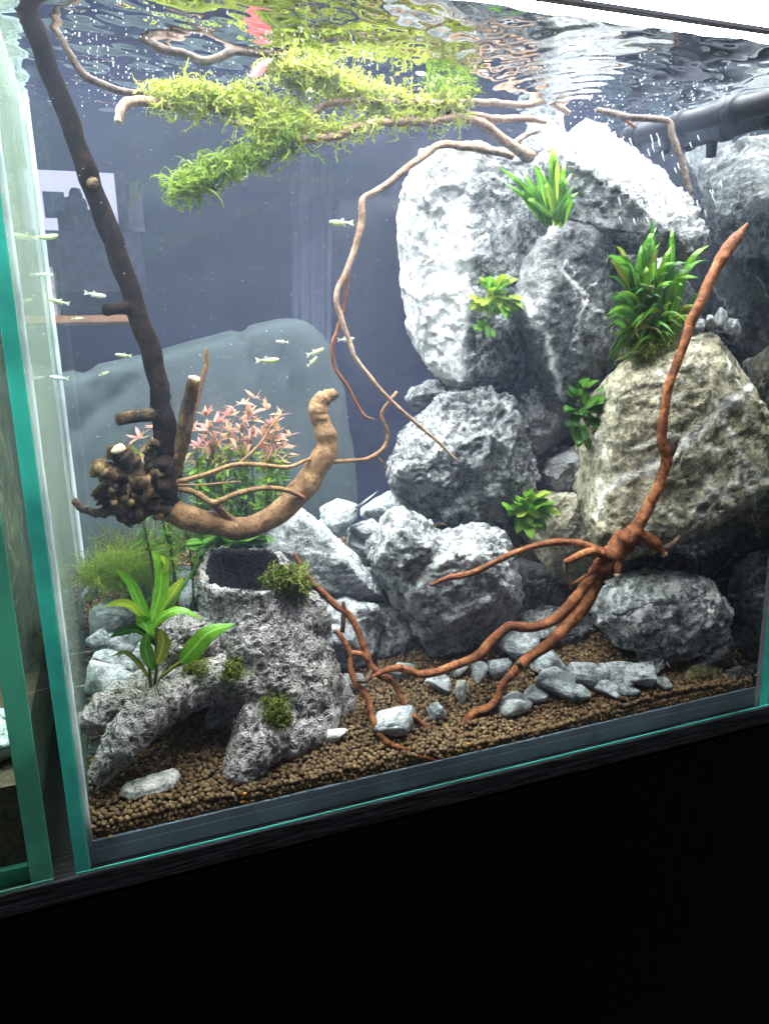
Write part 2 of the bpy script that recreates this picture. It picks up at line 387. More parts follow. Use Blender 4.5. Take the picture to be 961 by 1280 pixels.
def tube(P, Rr, n=None, k=9, knob=0.12, seed=0, wob=0.0, cap=True):
    """swept tube; P world points, Rr radii"""
    P = np.asarray(P, dtype=float); Rr = np.asarray(Rr, dtype=float)
    L = np.linalg.norm(np.diff(P, axis=0), axis=1).sum()
    if n is None: n = int(max(6, min(70, L / max(0.0018, Rr.mean() * 0.7))))
    C4 = catmull(np.hstack([P, Rr[:, None]]), n); C = C4[:, :3]; r = np.maximum(C4[:, 3], 0.0002)
    if wob > 0:
        for i in range(1, n - 1):
            nv = mn.noise_vector(Vector(C[i] * 60 + seed)); C[i] += np.array(nv) * wob * r[i]
    T = np.gradient(C, axis=0); T /= np.linalg.norm(T, axis=1)[:, None] + 1e-12
    up = np.array([0.3, 0.5, 0.8]); V = []; 
    a = np.cross(T[0], up); a /= np.linalg.norm(a)
    ang = np.arange(k) / k * 2 * np.pi
    for i in range(n):
        a = a - T[i] * (a @ T[i]); a /= np.linalg.norm(a); b = np.cross(T[i], a)
        for j, q in enumerate(ang):
            d = math.cos(q) * a + math.sin(q) * b
            rr = r[i]
            if knob: rr *= 1 + knob * (mn.noise(Vector((C[i] + d * r[i]) * (0.35 / max(r[i], 0.001)) + seed * 3.1)) * 1.5 + 0.6 * mn.noise(Vector((C[i] + d * r[i]) * (1.1 / max(r[i], 0.001)) + seed)))
            V.append(C[i] + d * rr)
    Fc = []
    for i in range(n - 1):
        for j in range(k):
            j2 = (j + 1) % k; Fc.append((i * k + j, i * k + j2, (i + 1) * k + j2, (i + 1) * k + j))
    if cap:
        V.append(C[0] - T[0] * r[0] * 0.25); V.append(C[-1] + T[-1] * r[-1] * 0.25); s, e = len(V) - 2, len(V) - 1
        for j in range(k):
            j2 = (j + 1) % k; Fc.append((s, j2, j)); Fc.append((e, (n - 1) * k + j, (n - 1) * k + j2))
    return V, Fc
def merge(parts):
    V, Fc = [], []
    for v, f in parts:
        o = len(V); V.extend(v); Fc.extend([tuple(i + o for i in q) for q in f])
    return V, Fc
def branch(name, pts, mat, parent, Y=None, rs=None, **kw):
    """pts (px, py, Y, radius px) or (px, py, radius px) with Y fixed"""
    P, r = [], []
    for q in pts:
        y = q[2] if len(q) == 4 else Y
        p = at(q[0], q[1], y); P.append(p); r.append(rw(q[-1], p) * (rs or (0.86 if mat == 'wood_red' else 1.0)))
    v, f = tube(P, r, **kw)
    return obj(name, v, f, mat, parent)

# ------------------------------------------------------------------ rocks
def remesh(V, Fc, vox):
    me = mesh_of('tmp', V, Fc, False); o = bpy.data.objects.new('tmp', me); COL.objects.link(o)
    md = o.modifiers.new('r', 'REMESH'); md.mode = 'VOXEL'; md.voxel_size = vox; md.adaptivity = 0
    dg = bpy.context.evaluated_depsgraph_get(); dg.update()
    m2 = bpy.data.meshes.new_from_object(o.evaluated_get(dg))
    bpy.data.objects.remove(o); bpy.data.meshes.remove(me)
    bm = bmesh.new(); bm.from_mesh(m2); bpy.data.meshes.remove(m2); return bm
def hull(pts):
    bm = bmesh.new()
    for p in pts: bm.verts.new(Vector([float(x) for x in p]))
    res = bmesh.ops.convex_hull(bm, input=bm.verts[:])
    bmesh.ops.delete(bm, geom=[g for g in set(res['geom_interior'] + res['geom_unused']) if isinstance(g, bmesh.types.BMVert)], context='VERTS')
    bm.verts.ensure_lookup_table(); bm.verts.index_update()
    V = [tuple(v.co) for v in bm.verts]; Fc = [tuple(v.index for v in f.verts) for f in bm.faces]; bm.free(); return V, Fc
def hull_from(outline, front, Y, thick):
    pts = []; o = []
    for q in outline:
        p = at(q[0], q[1], Y + (q[2] if len(q) > 2 else 0)); o.append(p); pts.append(p)
    c = np.mean(o, axis=0)
    for q in front: pts.append(at(q[0], q[1], Y + q[2]))
    for p in o: pts.append(c + (p - c) * np.array([0.72, 1, 0.72]) + np.array([0, thick, 0]))
    return hull(pts)
def chip(V, seed, size, k=30):
    """cut flat facets: everything beyond a random plane is pressed back onto it"""
    g = np.random.default_rng(seed * 13 + 1); c0 = V.mean(0); V = c0 + (V - c0) * np.array([1.05, 1.02, 1.05]); mdim = (V.max(0) - V.min(0)).min()
    for i in range(k):
        n = g.normal(0, 1, 3); n[1] -= 0.5; n /= np.linalg.norm(n)
        d = V @ n; off = d.max() - mdim * g.uniform(0.02, 0.13)
        V -= np.maximum(d - off, 0)[:, None] * n
    return V
def rock_disp(V, Nn, amp, seed):
    """ledges along tilted bedding, sharp ridges and creases"""
    out = np.array(V); s = seed * 5.37; g = random.Random(seed)
    ax = Vector((g.uniform(-0.5, 0.5), g.uniform(-0.4, 0.4), 1)).normalized(); off = Vector((s, s * 0.7, -s)); th = g.uniform(70, 115)
    for i, (p, nrm) in enumerate(zip(V, Nn)):
        q = Vector(p)
        a = mn.fractal(q * 30 + off, 0.9, 2.1, 4)
        r = mn.ridged_multi_fractal(q * 48 + off, 0.85, 2.15, 5, 0.95, 2.0)
        w = mn.turbulence(q * 36 - off, 4, True)
        u = q.dot(ax) * th + 2.2 * a + 0.8 * mn.noise(q * 120); fr = u - math.floor(u)
        lay = (fr / 0.8 if fr < 0.8 else (1 - fr) / 0.2) * (0.5 + 0.9 * max(0.0, mn.noise(q * 22 + off * 2) + 0.2))
        out[i] = np.array(p) + np.array(nrm) * amp * (a * 0.60 + (r - 1.2) * 0.46 - (w - 0.6) * 0.75 + (lay - 0.4) * 0.62)
    return out
RSEED = [1]
def rock(name, label, Y, outline, front=(), thick=0.06, mat='rock_grey', amp=0.0045, vox=None, extra=(), calc=None, group=None, sm=1, chips=13):
    parts = [hull_from(outline, front, Y, thick)]
    for (o2, f2, dY, th2) in extra: parts.append(hull_from(o2, f2, Y + dY, th2))
    V, Fc = merge(parts)
    A = np.array(V); size = np.linalg.norm(A.max(0) - A.min(0))
    vox = vox or max(0.0013, size / 110)
    bm = remesh(V, Fc, vox)
    for _ in range(sm): bmesh.ops.smooth_vert(bm, verts=bm.verts[:], factor=0.5, use_axis_x=True, use_axis_y=True, use_axis_z=True)
    bm.normal_update(); RSEED[0] += 1
    V = np.array([v.co for v in bm.verts]); Nn = np.array([v.normal for v in bm.verts])
    Fc = [tuple(v.index for v in f.verts) for f in bm.faces]; bm.free()
    V = chip(V, RSEED[0], size, chips); V = rock_disp(V, Nn, amp, RSEED[0])
    V[:, 0] = np.minimum(V[:, 0], XR - 0.0015); V[:, 1] = np.clip(V[:, 1], 0.0015, TD - 0.0015)
    o = obj(name, V, np.array(Fc) if len(set(map(len, Fc))) == 1 else Fc, mat)
    if calc:
        a = o.data.attributes.new('calcite_and_lit', 'FLOAT', 'POINT')
        a.data.foreach_set('value', np.array([calc(p, *pix(p)) for p in V], dtype=np.float32))
    return tag(o, label, 'rock', group)
_PEB = {}; PR = 0.018
def pebble_mesh(kind, seed):
    key = (kind, seed)
    if key in _PEB: return _PEB[key]
    r = random.Random(seed * 17 + 3); pts = []
    for i in range(16):
        v = Vector((r.gauss(0, 1), r.gauss(0, 1), r.gauss(0, 1))).normalized(); pts.append(v * r.uniform(0.80, 1.14))
    V, Fc = hull(pts)
    bm = bmesh.new(); vs = [bm.verts.new(v) for v in V]
    for q in Fc: bm.faces.new([vs[i] for i in q])
    bmesh.ops.bevel(bm, geom=bm.edges[:], offset=0.07, segments=1, affect='EDGES')
    bmesh.ops.triangulate(bm, faces=bm.faces[:])
    bmesh.ops.subdivide_edges(bm, edges=bm.edges[:], cuts=1, use_grid_fill=True)
    bmesh.ops.triangulate(bm, faces=bm.faces[:]); bm.normal_update()
    for v in bm.verts:
        v.co += v.normal * (0.06 * mn.noise(v.co * 2.5 + Vector((seed, 0, 0))) + 0.05 * mn.noise(v.co * 6))
        v.co *= PR
    me = bpy.data.meshes.new('pebble'); bm.to_mesh(me); bm.free()
    me.polygons.foreach_set('use_smooth', [True] * len(me.polygons)); me.materials.append(M[kind]); _PEB[key] = me; return me
def pebble(px, py, rx, ry, label, group, Y=None, mat='pebble_blue', name='stone', flat=None, sink=0.25):
    p = on_soil(px, py + ry * 0.8) if Y is None else at(px, py, Y)
    w, h = rw(rx, p) * 1.15, rw(ry, p) * 1.15
    z = p[2] + (h * (1 - sink * 0.0) * 0.72 if Y is None else 0)
    o = link(name, pebble_mesh(mat, rng.randrange(9)), mat)
    dpt = min(w, h * 1.6) * rng.uniform(0.85, 1.1)
    yy = p[1] + (dpt * 0.4 if Y is None else 0)
    x = min(max(p[0], XL + w * 1.05), XR - w * 1.05); yy = min(max(yy, dpt * 1.1 + 0.001), TD - dpt * 1.1)
    o.location = (x, yy, z); o.scale = (w / PR, dpt / PR, h / PR); o.rotation_euler = (rng.uniform(-0.15, 0.15), rng.uniform(-0.15, 0.15), rng.uniform(-0.35, 0.35))
    return tag(o, label, 'stone', group)

# ------------------------------------------------------------------ THE SETTING
cabinet = empty('aquarium_cabinet', (0.2, 0.15, -0.75))
tag(cabinet, 'black stained wooden cabinet with plain doors standing under the tanks', 'cabinet')
obox('cabinet_top', (-0.60, -0.0068, -0.016), (0.95, 0.32, 0.0), 'black_top', cabinet, 0.0012)
obox('cabinet_body', (-0.60, 0.012, -0.75), (0.95, 0.31, -0.0165), 'black_ash', cabinet, 0.001)
for i, (a, b) in enumerate([(-0.60, -0.35), (-0.347, 0.70), (0.703, 0.948)]):
    obox('cabinet_door', (a, -0.0065, -0.745), (b, 0.0105, -0.018), 'black_ash', cabinet, 0.0015)

# water
nx, ny = 260, 150
gx, gy = np.meshgrid(np.linspace(XL, XR, nx), np.linspace(0.0006, TD - 0.001, ny), indexing='ij')
gz = np.full(gx.shape, WATER_Z)
wr = random.Random(3)
for _ in range(26):
    lam = wr.uniform(0.008, 0.05); th = wr.uniform(-0.9, 0.9) + math.pi / 2; ph = wr.uniform(0, 6.28); am = 0.000085 * (lam / 0.02) ** 0.9
    gz += am * np.sin(2 * np.pi / lam * (gx * math.cos(th) + gy * math.sin(th)) + ph)
rr = np.hypot(gx - 0.43, gy - 0.14)                     # rings spreading from the outlet pipe
gz += 0.00045 * np.exp(-rr / 0.12) * np.sin(2 * np.pi * rr / 0.014)
gz += 0.0012 * np.exp(-gy / 0.004)                      # meniscus at the front pane
V = np.stack([gx.ravel(), gy.ravel(), gz.ravel()], 1)
I = np.arange(nx * ny).reshape(nx, ny)
Q = np.stack([I[:-1, :-1].ravel(), I[1:, :-1].ravel(), I[1:, 1:].ravel(), I[:-1, 1:].ravel()], 1)
tag(obj('water_surface', V, Q, 'water_surface', None, (0, 0, 0)), None, None, None, 'structure')
V, Q = box((XL + 0.0006, 0.0006, 0.0105), (XR - 0.0008, TD - 0.0006, WATER_Z - 0.004))
tag(obj('water', V, Q, 'water_body', None, (0, 0, 0), False), None, None, None, 'structure')

# soil bed and its granules
nx, ny = 120, 60
V = []; Fc = []
xs = np.linspace(XL + 0.0012, XR - 0.0015, nx); ys = np.linspace(0.0035, TD - 0.0015, ny)
for x in xs:
    for y in ys: V.append((x, y, soil_z(x, y) - 0.0022))
for i in range(nx - 1):
    for j in range(ny - 1): Fc.append((i * ny + j, (i + 1) * ny + j, (i + 1) * ny + j + 1, i * ny + j + 1))
nb = len(V)
for x in xs: V.append((x, ys[0], 0.0108))
for i in range(nx - 1): Fc.append((nb + i, nb + i + 1, (i + 1) * ny, i * ny))
tag(obj('soil', V, Fc, 'soil_bed', None, (0, 0, 0)), None, None, None, 'structure')
def ico(sub):
    bm = bmesh.new(); bmesh.ops.create_icosphere(bm, subdivisions=sub, radius=1.0)
    bm.verts.ensure_lookup_table(); v = np.array([x.co for x in bm.verts]); f = np.array([[q.index for q in x.verts] for x in bm.faces]); bm.free(); return v, f
def granules(pos, rad, sub, seed):
    bv, bf = ico(sub); g = np.random.default_rng(seed); n = len(pos)
    jit = 1 + 0.16 * g.standard_normal((n, len(bv))); sc = g.uniform(0.78, 1.18, (n, 1, 3))
    V = pos[:, None, :] + bv[None] * jit[..., None] * sc * rad[:, None, None]
    Fc = bf[None] + (np.arange(n) * len(bv))[:, None, None]
    return V.reshape(-1, 3), Fc.reshape(-1, 3)
g = np.random.default_rng(5); P = []; sp = 0.0034
y = 0.0032; row = 0
while y < TD - 0.003:
    x = XL + 0.0032 + (row % 2) * sp / 2
    while x < XR - 0.003:
        xx, yy = x + g.normal(0, 0.0005), max(0.0026, y + g.normal(0, 0.0005))
        P.append((xx, yy, soil_z(xx, yy) - 0.0006 + g.normal(0, 0.0006))); x += sp
    y += sp * (0.87 if y < 0.13 else 1.0); row += 1
z = 0.0125; row = 0
while z < 0.0215:
    x = XL + 0.003 + (row % 2) * sp / 2
    while x < XR - 0.003:
        P.append((x + g.normal(0, 0.0004), 0.0030 + g.normal(0, 0.0003), z + g.normal(0, 0.0004))); x += sp
    z += sp * 0.85; row += 1
P = np.array(P); near = P[:, 1] < 0.12
v1, f1 = granules(P[near], g.uniform(0.0016, 0.0021, near.sum()), 2, 1)
v2, f2 = granules(P[~near], g.uniform(0.0016, 0.0022, (~near).sum()), 1, 2)
tag(obj('soil_granules', np.vstack([v1, v2]), np.vstack([f1, f2 + len(v1)]), 'soil', None, (0, 0, 0)), 'round brown soil granules covering the tank floor', 'soil', None, 'stuff')

# ------------------------------------------------------------------ the aquarium
tank = empty('glass_aquarium', (TW / 2, TD / 2, 0.0))
tag(tank, 'large frameless glass aquarium full of water with teal edges', 'aquarium')
obox('front_pane', (XL, -PT, 0.0006), (XR, -0.0002, RIM_Z), 'glass_clear', tank)
obox('back_pane', (XL, TD + 0.0002, 0.0006), (XR, TD + PT, RIM_Z), 'glass_back', tank)
obox('side_pane', (-0.0040, -PT + 0.002, 0.0006), (XL - 0.0004, TD + PT, RIM_Z), 'glass_glow', tank)
obox('side_pane', (XR + 0.0004, -PT + 0.002, 0.0006), (TW + 0.0045, TD + PT, RIM_Z), 'glass_clear', tank)
V = [(XR - 0.0003, 0.0008, 0.011), (XR - 0.0003, TD - 0.0008, 0.011), (XR - 0.0003, TD - 0.0008, WATER_Z), (XR - 0.0003, 0.0008, WATER_Z)]
obj('pane_inner_face', V, [(0, 1, 2, 3)], 'water_boundary', tank, smooth=False)   # normal to +X: seen from inside
obox('bottom_pane', (XL, 0.0, 0.0006), (XR - 0.0006, TD, 0.0104), 'silicone_blue', tank)
obox('pane_edge', (-0.0042, -PT, 0.0004), (XL - 0.0006, -PT + 0.0018, RIM_Z), 'edge_teal', tank, 0.0005)
obox('pane_edge', (XR + 0.0006, -PT, 0.0004), (TW + 0.0043, -PT + 0.0018, RIM_Z), 'edge_teal', tank, 0.0005)
obox('polished_edge', (-0.0042, -PT - 0.0008, 0.0), (TW + 0.0043, -PT - 0.0001, 0.0013), 'edge_teal', tank, 0.0003)
obox('polished_edge', (XL, -PT - 0.0006, RIM_Z - 0.0022), (XR, 0.0, RIM_Z + 0.0004), 'pipe_plastic', tank, 0.0003)
def bead(a, b, r, mat):
    v, f = tube([a, b], [r, r], n=24, k=8, knob=0.12, seed=3); return obj('silicone_bead', v, f, mat, tank)
bead((XL + 0.001, 0.0016, 0.012), (XL + 0.001, 0.0016, WATER_Z + 0.004), 0.0017, 'silicone')
bead((XL + 0.0016, TD - 0.0018, 0.012), (XL + 0.0016, TD - 0.0018, WATER_Z), 0.0018, 'silicone')
obox('silicone_seam', (XL + 0.0006, 0.0002, 0.0012), (XR - 0.001, 0.0022, 0.0165), 'silicone_blue', tank, 0.0004)

# lamp over the tank
lamp = empty('aquarium_lamp', (0.40, 0.17, 0.643))
tag(lamp, 'white lit lamp panel hanging over the water', 'lamp')
obox('housing', (-0.41, -0.15, 0.6455), (0.93, 0.37, 0.670), 'lamp_housing', lamp, 0.002)
obox('diffuser', (-0.40, -0.14, 0.643), (0.92, 0.36, 0.6452), 'lamp_diffuser', lamp)
for x in (0.06, 0.62):
    obox('hanging_bracket', (x, 0.15, 0.6702), (x + 0.014, 0.18, 0.80), 'lamp_housing', lamp, 0.001)

# ------------------------------------------------------------------ room behind the tank
V, Q = box((-3.0, 2.3, -1.2), (4.0, 2.36, 2.2)); tag(obj('wall', V, Q, 'room_wall', None, (0, 2.3, 0), False), None, None, None, 'structure')
def quad_at(name, x0, y0, x1, y1, Y, th, mat, parent=None, bev=0.0):
    a = at(x0, y1, Y); b = at(x1, y0, Y)
    return obox(name, (min(a[0], b[0]), Y, min(a[2], b[2])), (max(a[0], b[0]), Y + th, max(a[2], b[2])), mat, parent, bev)
scr = empty('lit_screen', at(95, 290, 1.8)); tag(scr, 'pale glowing screen in the room behind the tank', 'screen')
quad_at('screen_panel', 34, 217, 152, 292, 1.8, 0.03, 'screen_glow', scr)
quad_at('screen_frame', 150.5, 214, 155, 296, 1.79, 0.05, 'cabinet_dark', scr)
quad_at('screen_image', 57, 240, 80, 272, 1.79, 0.006, 'blue_cloth', scr)
fig = empty('figurine', at(95, 290, 1.7)); tag(fig, 'small dark figurine standing before the pale screen', 'figurine')
v, f = merge([tube([at(95, 288, 1.7), at(95, 262, 1.7), at(94, 248, 1.7)], [0.022, 0.03, 0.024], n=12, k=10), tube([at(95, 247, 1.7), at(95, 236, 1.7)], [0.018, 0.012], n=8, k=10),
              tube([at(86, 262, 1.7), at(95, 252, 1.7), at(104, 262, 1.7)], [0.008, 0.01, 0.008], n=10, k=8)])
obj('figure', v, f, 'cabinet_dark', fig)
for (x0, x1, y0) in ((74, 86, 264), (103, 124, 262)):
    b = quad_at('storage_box', x0, y0, x1, 290, 1.74, 0.10, 'cabinet_dark', None, 0.004)
    tag(b, 'dark storage box beside the figurine' if x0 == 74 else 'wider dark storage box beside the figurine', 'box')
sb = quad_at('sideboard', 30, 290, 178, 366, 1.72, 0.35, 'cabinet_dark', None, 0.004); tag(sb, 'low dark sideboard carrying figurine and boxes', 'sideboard')
pr = quad_at('framed_print', 160, 224, 176, 288, 1.85, 0.02, 'paper_white', None, 0.003); tag(pr, 'narrow upright white print with green shape', 'print')
v = [at(161, 226, 1.845), at(175, 226, 1.845), at(173, 250, 1.845), at(168, 262, 1.845), at(162, 256, 1.845)]
obj('printed_shape', v + [p + np.array([0, 0.002, 0]) for p in v], [(4, 3, 2, 1, 0), (5, 6, 7, 8, 9)], 'green_print', pr, smooth=False)
ws = quad_at('white_box', 46, 333, 66, 402, 1.5, 0.12, 'paper_white', None, 0.004); tag(ws, 'tall white box standing at the end of the orange shelf', 'box')
sh = quad_at('wooden_shelf', 58, 393, 178, 404, 1.48, 0.25, 'shelf_wood', None, 0.003); tag(sh, 'orange wooden shelf board below the sideboard', 'shelf')
# curtain with soft folds
n = 60; V = []; Fc = []
for i in range(n):
    px = 366 + 44 * i / (n - 1); f_ = math.sin(i * 0.75) * 0.012 + math.sin(i * 0.31) * 0.008
    for pyy in (196, 600):
        p = at(px, pyy, 1.2); V.append((p[0], 1.2 + f_, p[2]))
for i in range(n - 1): Fc.append((2 * i, 2 * i + 2, 2 * i + 3, 2 * i + 1))
cu = obj('curtain', V, Fc, 'curtain'); md = cu.modifiers.new('thick', 'SOLIDIFY'); md.thickness = 0.006
tag(cu, 'narrow pale curtain hanging in the dark room', 'curtain')
# armchair back: a padded cushion with seams
def cushion(outline, Y, th, parent, name, mat):
    bm = bmesh.new(); P2 = [at(a, b, Y) for a, b in outline]
    pts = P2 + [p + np.array([0, th, 0]) for p in P2]
    V, Fc = hull(pts); bm.free()
    bm = remesh(V, Fc, 0.012)
    for _ in range(6): bmesh.ops.smooth_vert(bm, verts=bm.verts[:], factor=0.5, use_axis_x=True, use_axis_y=True, use_axis_z=True)
    bm.normal_update()
    for v in bm.verts:
        x, yq = pix(v.co); s = 0
        for (x0, y0, x1, y1) in ((95, 440, 250, 690), (185, 430, 300, 690), (300, 412, 345, 520), (345, 440, 372, 500), (372, 500, 330, 690), (60, 560, 160, 480)):
            L = math.hypot(x1 - x0, y1 - y0); u = ((x - x0) * (x1 - x0) + (yq - y0) * (y1 - y0)) / L / L; u = min(max(u, 0), 1)
            d = math.hypot(x - x0 - u * (x1 - x0), yq - y0 - u * (y1 - y0)); s += math.exp(-(d / 6) ** 2)
        v.co += v.normal * (-0.011 * min(s, 1.2) + 0.006 * mn.noise(v.co * 7))
    V = [tuple(v.co) for v in bm.verts]; Fc = [tuple(v.index for v in f.verts) for f in bm.faces]; bm.free()
    return obj(name, V, Fc, mat, parent)
chair = empty('armchair', (0.15, 0.60, -0.75)); tag(chair, 'grey green upholstered armchair with seamed back behind the tank', 'armchair')
cushion([(40, 478), (130, 455), (240, 434), (320, 408), (362, 394), (388, 398), (415, 425), (438, 500), (452, 620), (455, 760), (30, 800)], 0.48, 0.10, chair, 'backrest', 'armchair_leather')
obox('seat', (-0.08, 0.58, -0.32), (0.42, 1.0, -0.10), 'armchair_leather', chair, 0.03)
for x in (-0.06, 0.38):
    for y in (0.60, 0.96): obox('leg', (x, y, -0.75), (x + 0.03, y + 0.03, -0.3205), 'black_ash', chair, 0.003)

# ------------------------------------------------------------------ NEIGHBOURING TANK
nt = empty('neighbour_aquarium', (-0.2, 0.13, 0.0)); tag(nt, 'second glass aquarium with bright green edges beside the large one', 'aquarium')
NX = -0.0165
obox('front_pane', (-0.46, -PT, 0.0006), (NX - 0.0125, -0.0002, RIM_Z), 'glass_left_tank', nt)
obox('side_pane', (NX - 0.0120, -PT + 0.002, 0.0006), (NX, TD, RIM_Z), 'glass_left_tank', nt)
obox('pane_edge', (NX - 0.0122, -PT, 0.0004), (NX + 0.0002, -PT + 0.0018, RIM_Z), 'edge_green', nt, 0.0005)
obox('bottom_pane', (-0.46, 0.0, 0.0006), (NX - 0.0125, TD, 0.0104), 'edge_green', nt)
obox('polished_edge', (-0.46, -PT - 0.0008, 0.0), (NX, -PT - 0.0001, 0.0016), 'edge_green', nt, 0.0003)
obox('back_pane', (-0.46, TD + 0.0002, 0.0006), (NX - 0.0125, TD + PT, RIM_Z), 'glass_left_tank', nt)
obox('side_pane', (-0.472, -PT + 0.002, 0.0006), (-0.4605, TD, RIM_Z), 'glass_left_tank', nt)
V, Q = box((-0.458, 0.004, 0.0108), (NX - 0.0135, TD - 0.003, 0.062)); 
so = obj('neighbour_soil', V, Q, 'soil_bed', None, (-0.2, 0.1, 0.0108), False); tag(so, None, None, None, 'structure')
trk = empty('bark_trunk', (-0.062, 0.20, 0.062)); tag(trk, 'upright bark covered trunk inside the neighbouring tank', 'trunk')
v, f = tube([(-0.062, 0.20, 0.058), (-0.058, 0.20, 0.15), (-0.060, 0.20, 0.25), (-0.060, 0.20, 0.34)], [0.029, 0.027, 0.026, 0.024], n=70, k=30, knob=0.22, seed=4)
obj('bark', v, f, 'trunk_bark', trk)
v, f = tube([(-0.052, 0.18, 0.10), (-0.043, 0.15, 0.14), (-0.042, 0.13, 0.19)], [0.014, 0.011, 0.007], n=24, k=12, knob=0.2, seed=5)
obj('side_branch', v, f, 'trunk_bark', trk)
for i, (x, y, s) in enumerate([(-0.045, 0.04, 0.02), (-0.075, 0.03, 0.016), (-0.05, 0.085, 0.014), (-0.10, 0.05, 0.022)]):
    o = link('stone', pebble_mesh('pebble_blue', i), 'pebble_blue'); o.location = (x, y, 0.062 + s * 0.5); o.scale = (s / PR, s / PR, s * 0.8 / PR)
    tag(o, 'pale stone on the soil of the neighbouring tank', 'stone', 'stones in the neighbouring tank')

# ------------------------------------------------------------------ ROCKS
def sstep(a, b, x):
    t = min(max((x - a) / (b - a), 0), 1); return t * t * (3 - 2 * t)
def edge_x(y, pts):
    for (x0, y0), (x1, y1) in zip(pts[:-1], pts[1:]):
        if y <= y1: return x0 + (x1 - x0) * (y - y0) / (y1 - y0)
    return pts[-1][0]
TANV = [([(770, 600), (800, 590), (838, 572), (866, 546), (905, 510), (946, 474)], 3.6), ([(868, 545), (880, 560), (905, 570)], 1.6), ([(896, 500), (908, 530), (915, 552), (935, 585), (962, 602)], 1.7), ([(745, 645), (752, 610), (775, 598)], 2.2),
        ([(862, 640), (885, 618), (915, 600)], 1.8), ([(824, 462), (832, 484)], 2.0), ([(905, 440), (912, 475)], 1.3), ([(790, 560), (830, 545), (850, 548)], 1.2), ([(930, 590), (940, 620), (950, 640)], 1.4), ([(780, 660), (820, 640), (860, 648), (900, 640)], 1.3), ([(920, 570), (922, 610)], 1.2)]
def vein_at(p, x, y, veins):
    x += 7 * mn.noise(Vector(p) * 90); y += 7 * mn.noise(Vector(p) * 90 + Vector((9, 0, 0))); m = 0
    for pts, w in veins:
        for (x0, y0), (x1, y1) in zip(pts[:-1], pts[1:]):
            L2 = (x1 - x0) ** 2 + (y1 - y0) ** 2; u = min(max(((x - x0) * (x1 - x0) + (y - y0) * (y1 - y0)) / L2, 0), 1)
            d = math.hypot(x - x0 - u * (x1 - x0), y - y0 - u * (y1 - y0)); m = max(m, math.exp(-(d / (w * 1.35)) ** 2))
    return m
rock('tall_rock', 'tall upright grey rock with a chalk white left face', 0.15,
     [(521, 205), (530, 192), (600, 180), (645, 190), (690, 208), (694, 290), (680, 350), (668, 420), (650, 470), (600, 486), (572, 480), (545, 462), (532, 420), (526, 350), (519, 260)],
     [(590, 205, -0.030), (584, 330, -0.034), (580, 465, -0.028), (640, 225, -0.028), (640, 340, -0.030), (625, 460, -0.022), (535, 215, -0.008), (536, 400, -0.010)], 0.075, 'rock_grey', 0.0045, chips=5,
     calc=lambda p, x, y: max(1 - sstep(-5, 5, x - edge_x(y, [(600, 150), (592, 210), (586, 330), (579, 480)]) + 9 * mn.noise(Vector(p) * 70)), 0))
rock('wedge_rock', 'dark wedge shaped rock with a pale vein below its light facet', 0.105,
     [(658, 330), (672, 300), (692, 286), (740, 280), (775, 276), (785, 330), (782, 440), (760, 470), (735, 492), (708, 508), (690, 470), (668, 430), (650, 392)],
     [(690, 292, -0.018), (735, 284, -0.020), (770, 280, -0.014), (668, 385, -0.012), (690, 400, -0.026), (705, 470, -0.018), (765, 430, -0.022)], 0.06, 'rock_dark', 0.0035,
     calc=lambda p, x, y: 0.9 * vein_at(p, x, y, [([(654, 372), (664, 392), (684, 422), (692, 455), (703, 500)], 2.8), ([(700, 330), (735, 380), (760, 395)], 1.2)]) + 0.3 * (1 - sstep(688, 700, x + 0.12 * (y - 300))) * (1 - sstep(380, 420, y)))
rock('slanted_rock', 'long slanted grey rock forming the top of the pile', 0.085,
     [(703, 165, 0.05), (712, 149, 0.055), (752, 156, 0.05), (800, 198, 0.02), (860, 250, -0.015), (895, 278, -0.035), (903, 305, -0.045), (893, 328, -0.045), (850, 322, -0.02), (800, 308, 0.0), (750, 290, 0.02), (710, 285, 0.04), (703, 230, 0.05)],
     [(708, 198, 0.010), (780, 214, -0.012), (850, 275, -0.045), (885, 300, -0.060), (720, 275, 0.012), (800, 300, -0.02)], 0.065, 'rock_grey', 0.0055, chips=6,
     calc=lambda p, x, y: 0.35 * (1 - sstep(-6, 10, y - edge_x(x, [(180, 690), (215, 780), (285, 870), (330, 910)]) if False else y - (195 + max(0, x - 720) * 0.52))))  # bright top-lit side above the ridge painted in as a paler tone
rock('small_peak_rock', 'small pinkish grey pointed rock behind the slanted rock', 0.185,
     [(662, 200), (668, 160), (682, 134), (700, 140), (712, 165), (712, 205)], [(685, 165, -0.012), (690, 195, -0.015)], 0.03, 'rock_pale', 0.003)
rock('tan_boulder', 'large flat tan boulder crossed by white veins', 0.045,
     [(765, 478, 0.01), (790, 452, 0.012), (850, 430, 0.005), (884, 424, -0.01), (930, 442, -0.030), (950, 470, -0.038), (960, 530, -0.040), (966, 600, -0.040), (930, 642, -0.034), (880, 668, -0.022), (830, 692, -0.01), (790, 696, 0), (748, 684, 0.008), (738, 640, 0.01), (746, 560, 0.012)],
     [(775, 490, -0.008), (860, 445, -0.022), (925, 460, -0.040), (760, 660, -0.010), (850, 665, -0.030), (930, 620, -0.041), (945, 540, -0.042), (850, 560, -0.030)], 0.05, 'rock_tan', 0.0035, chips=6,
     calc=lambda p, x, y: min(1.0, 1.25 * vein_at(p, x, y, TANV)))
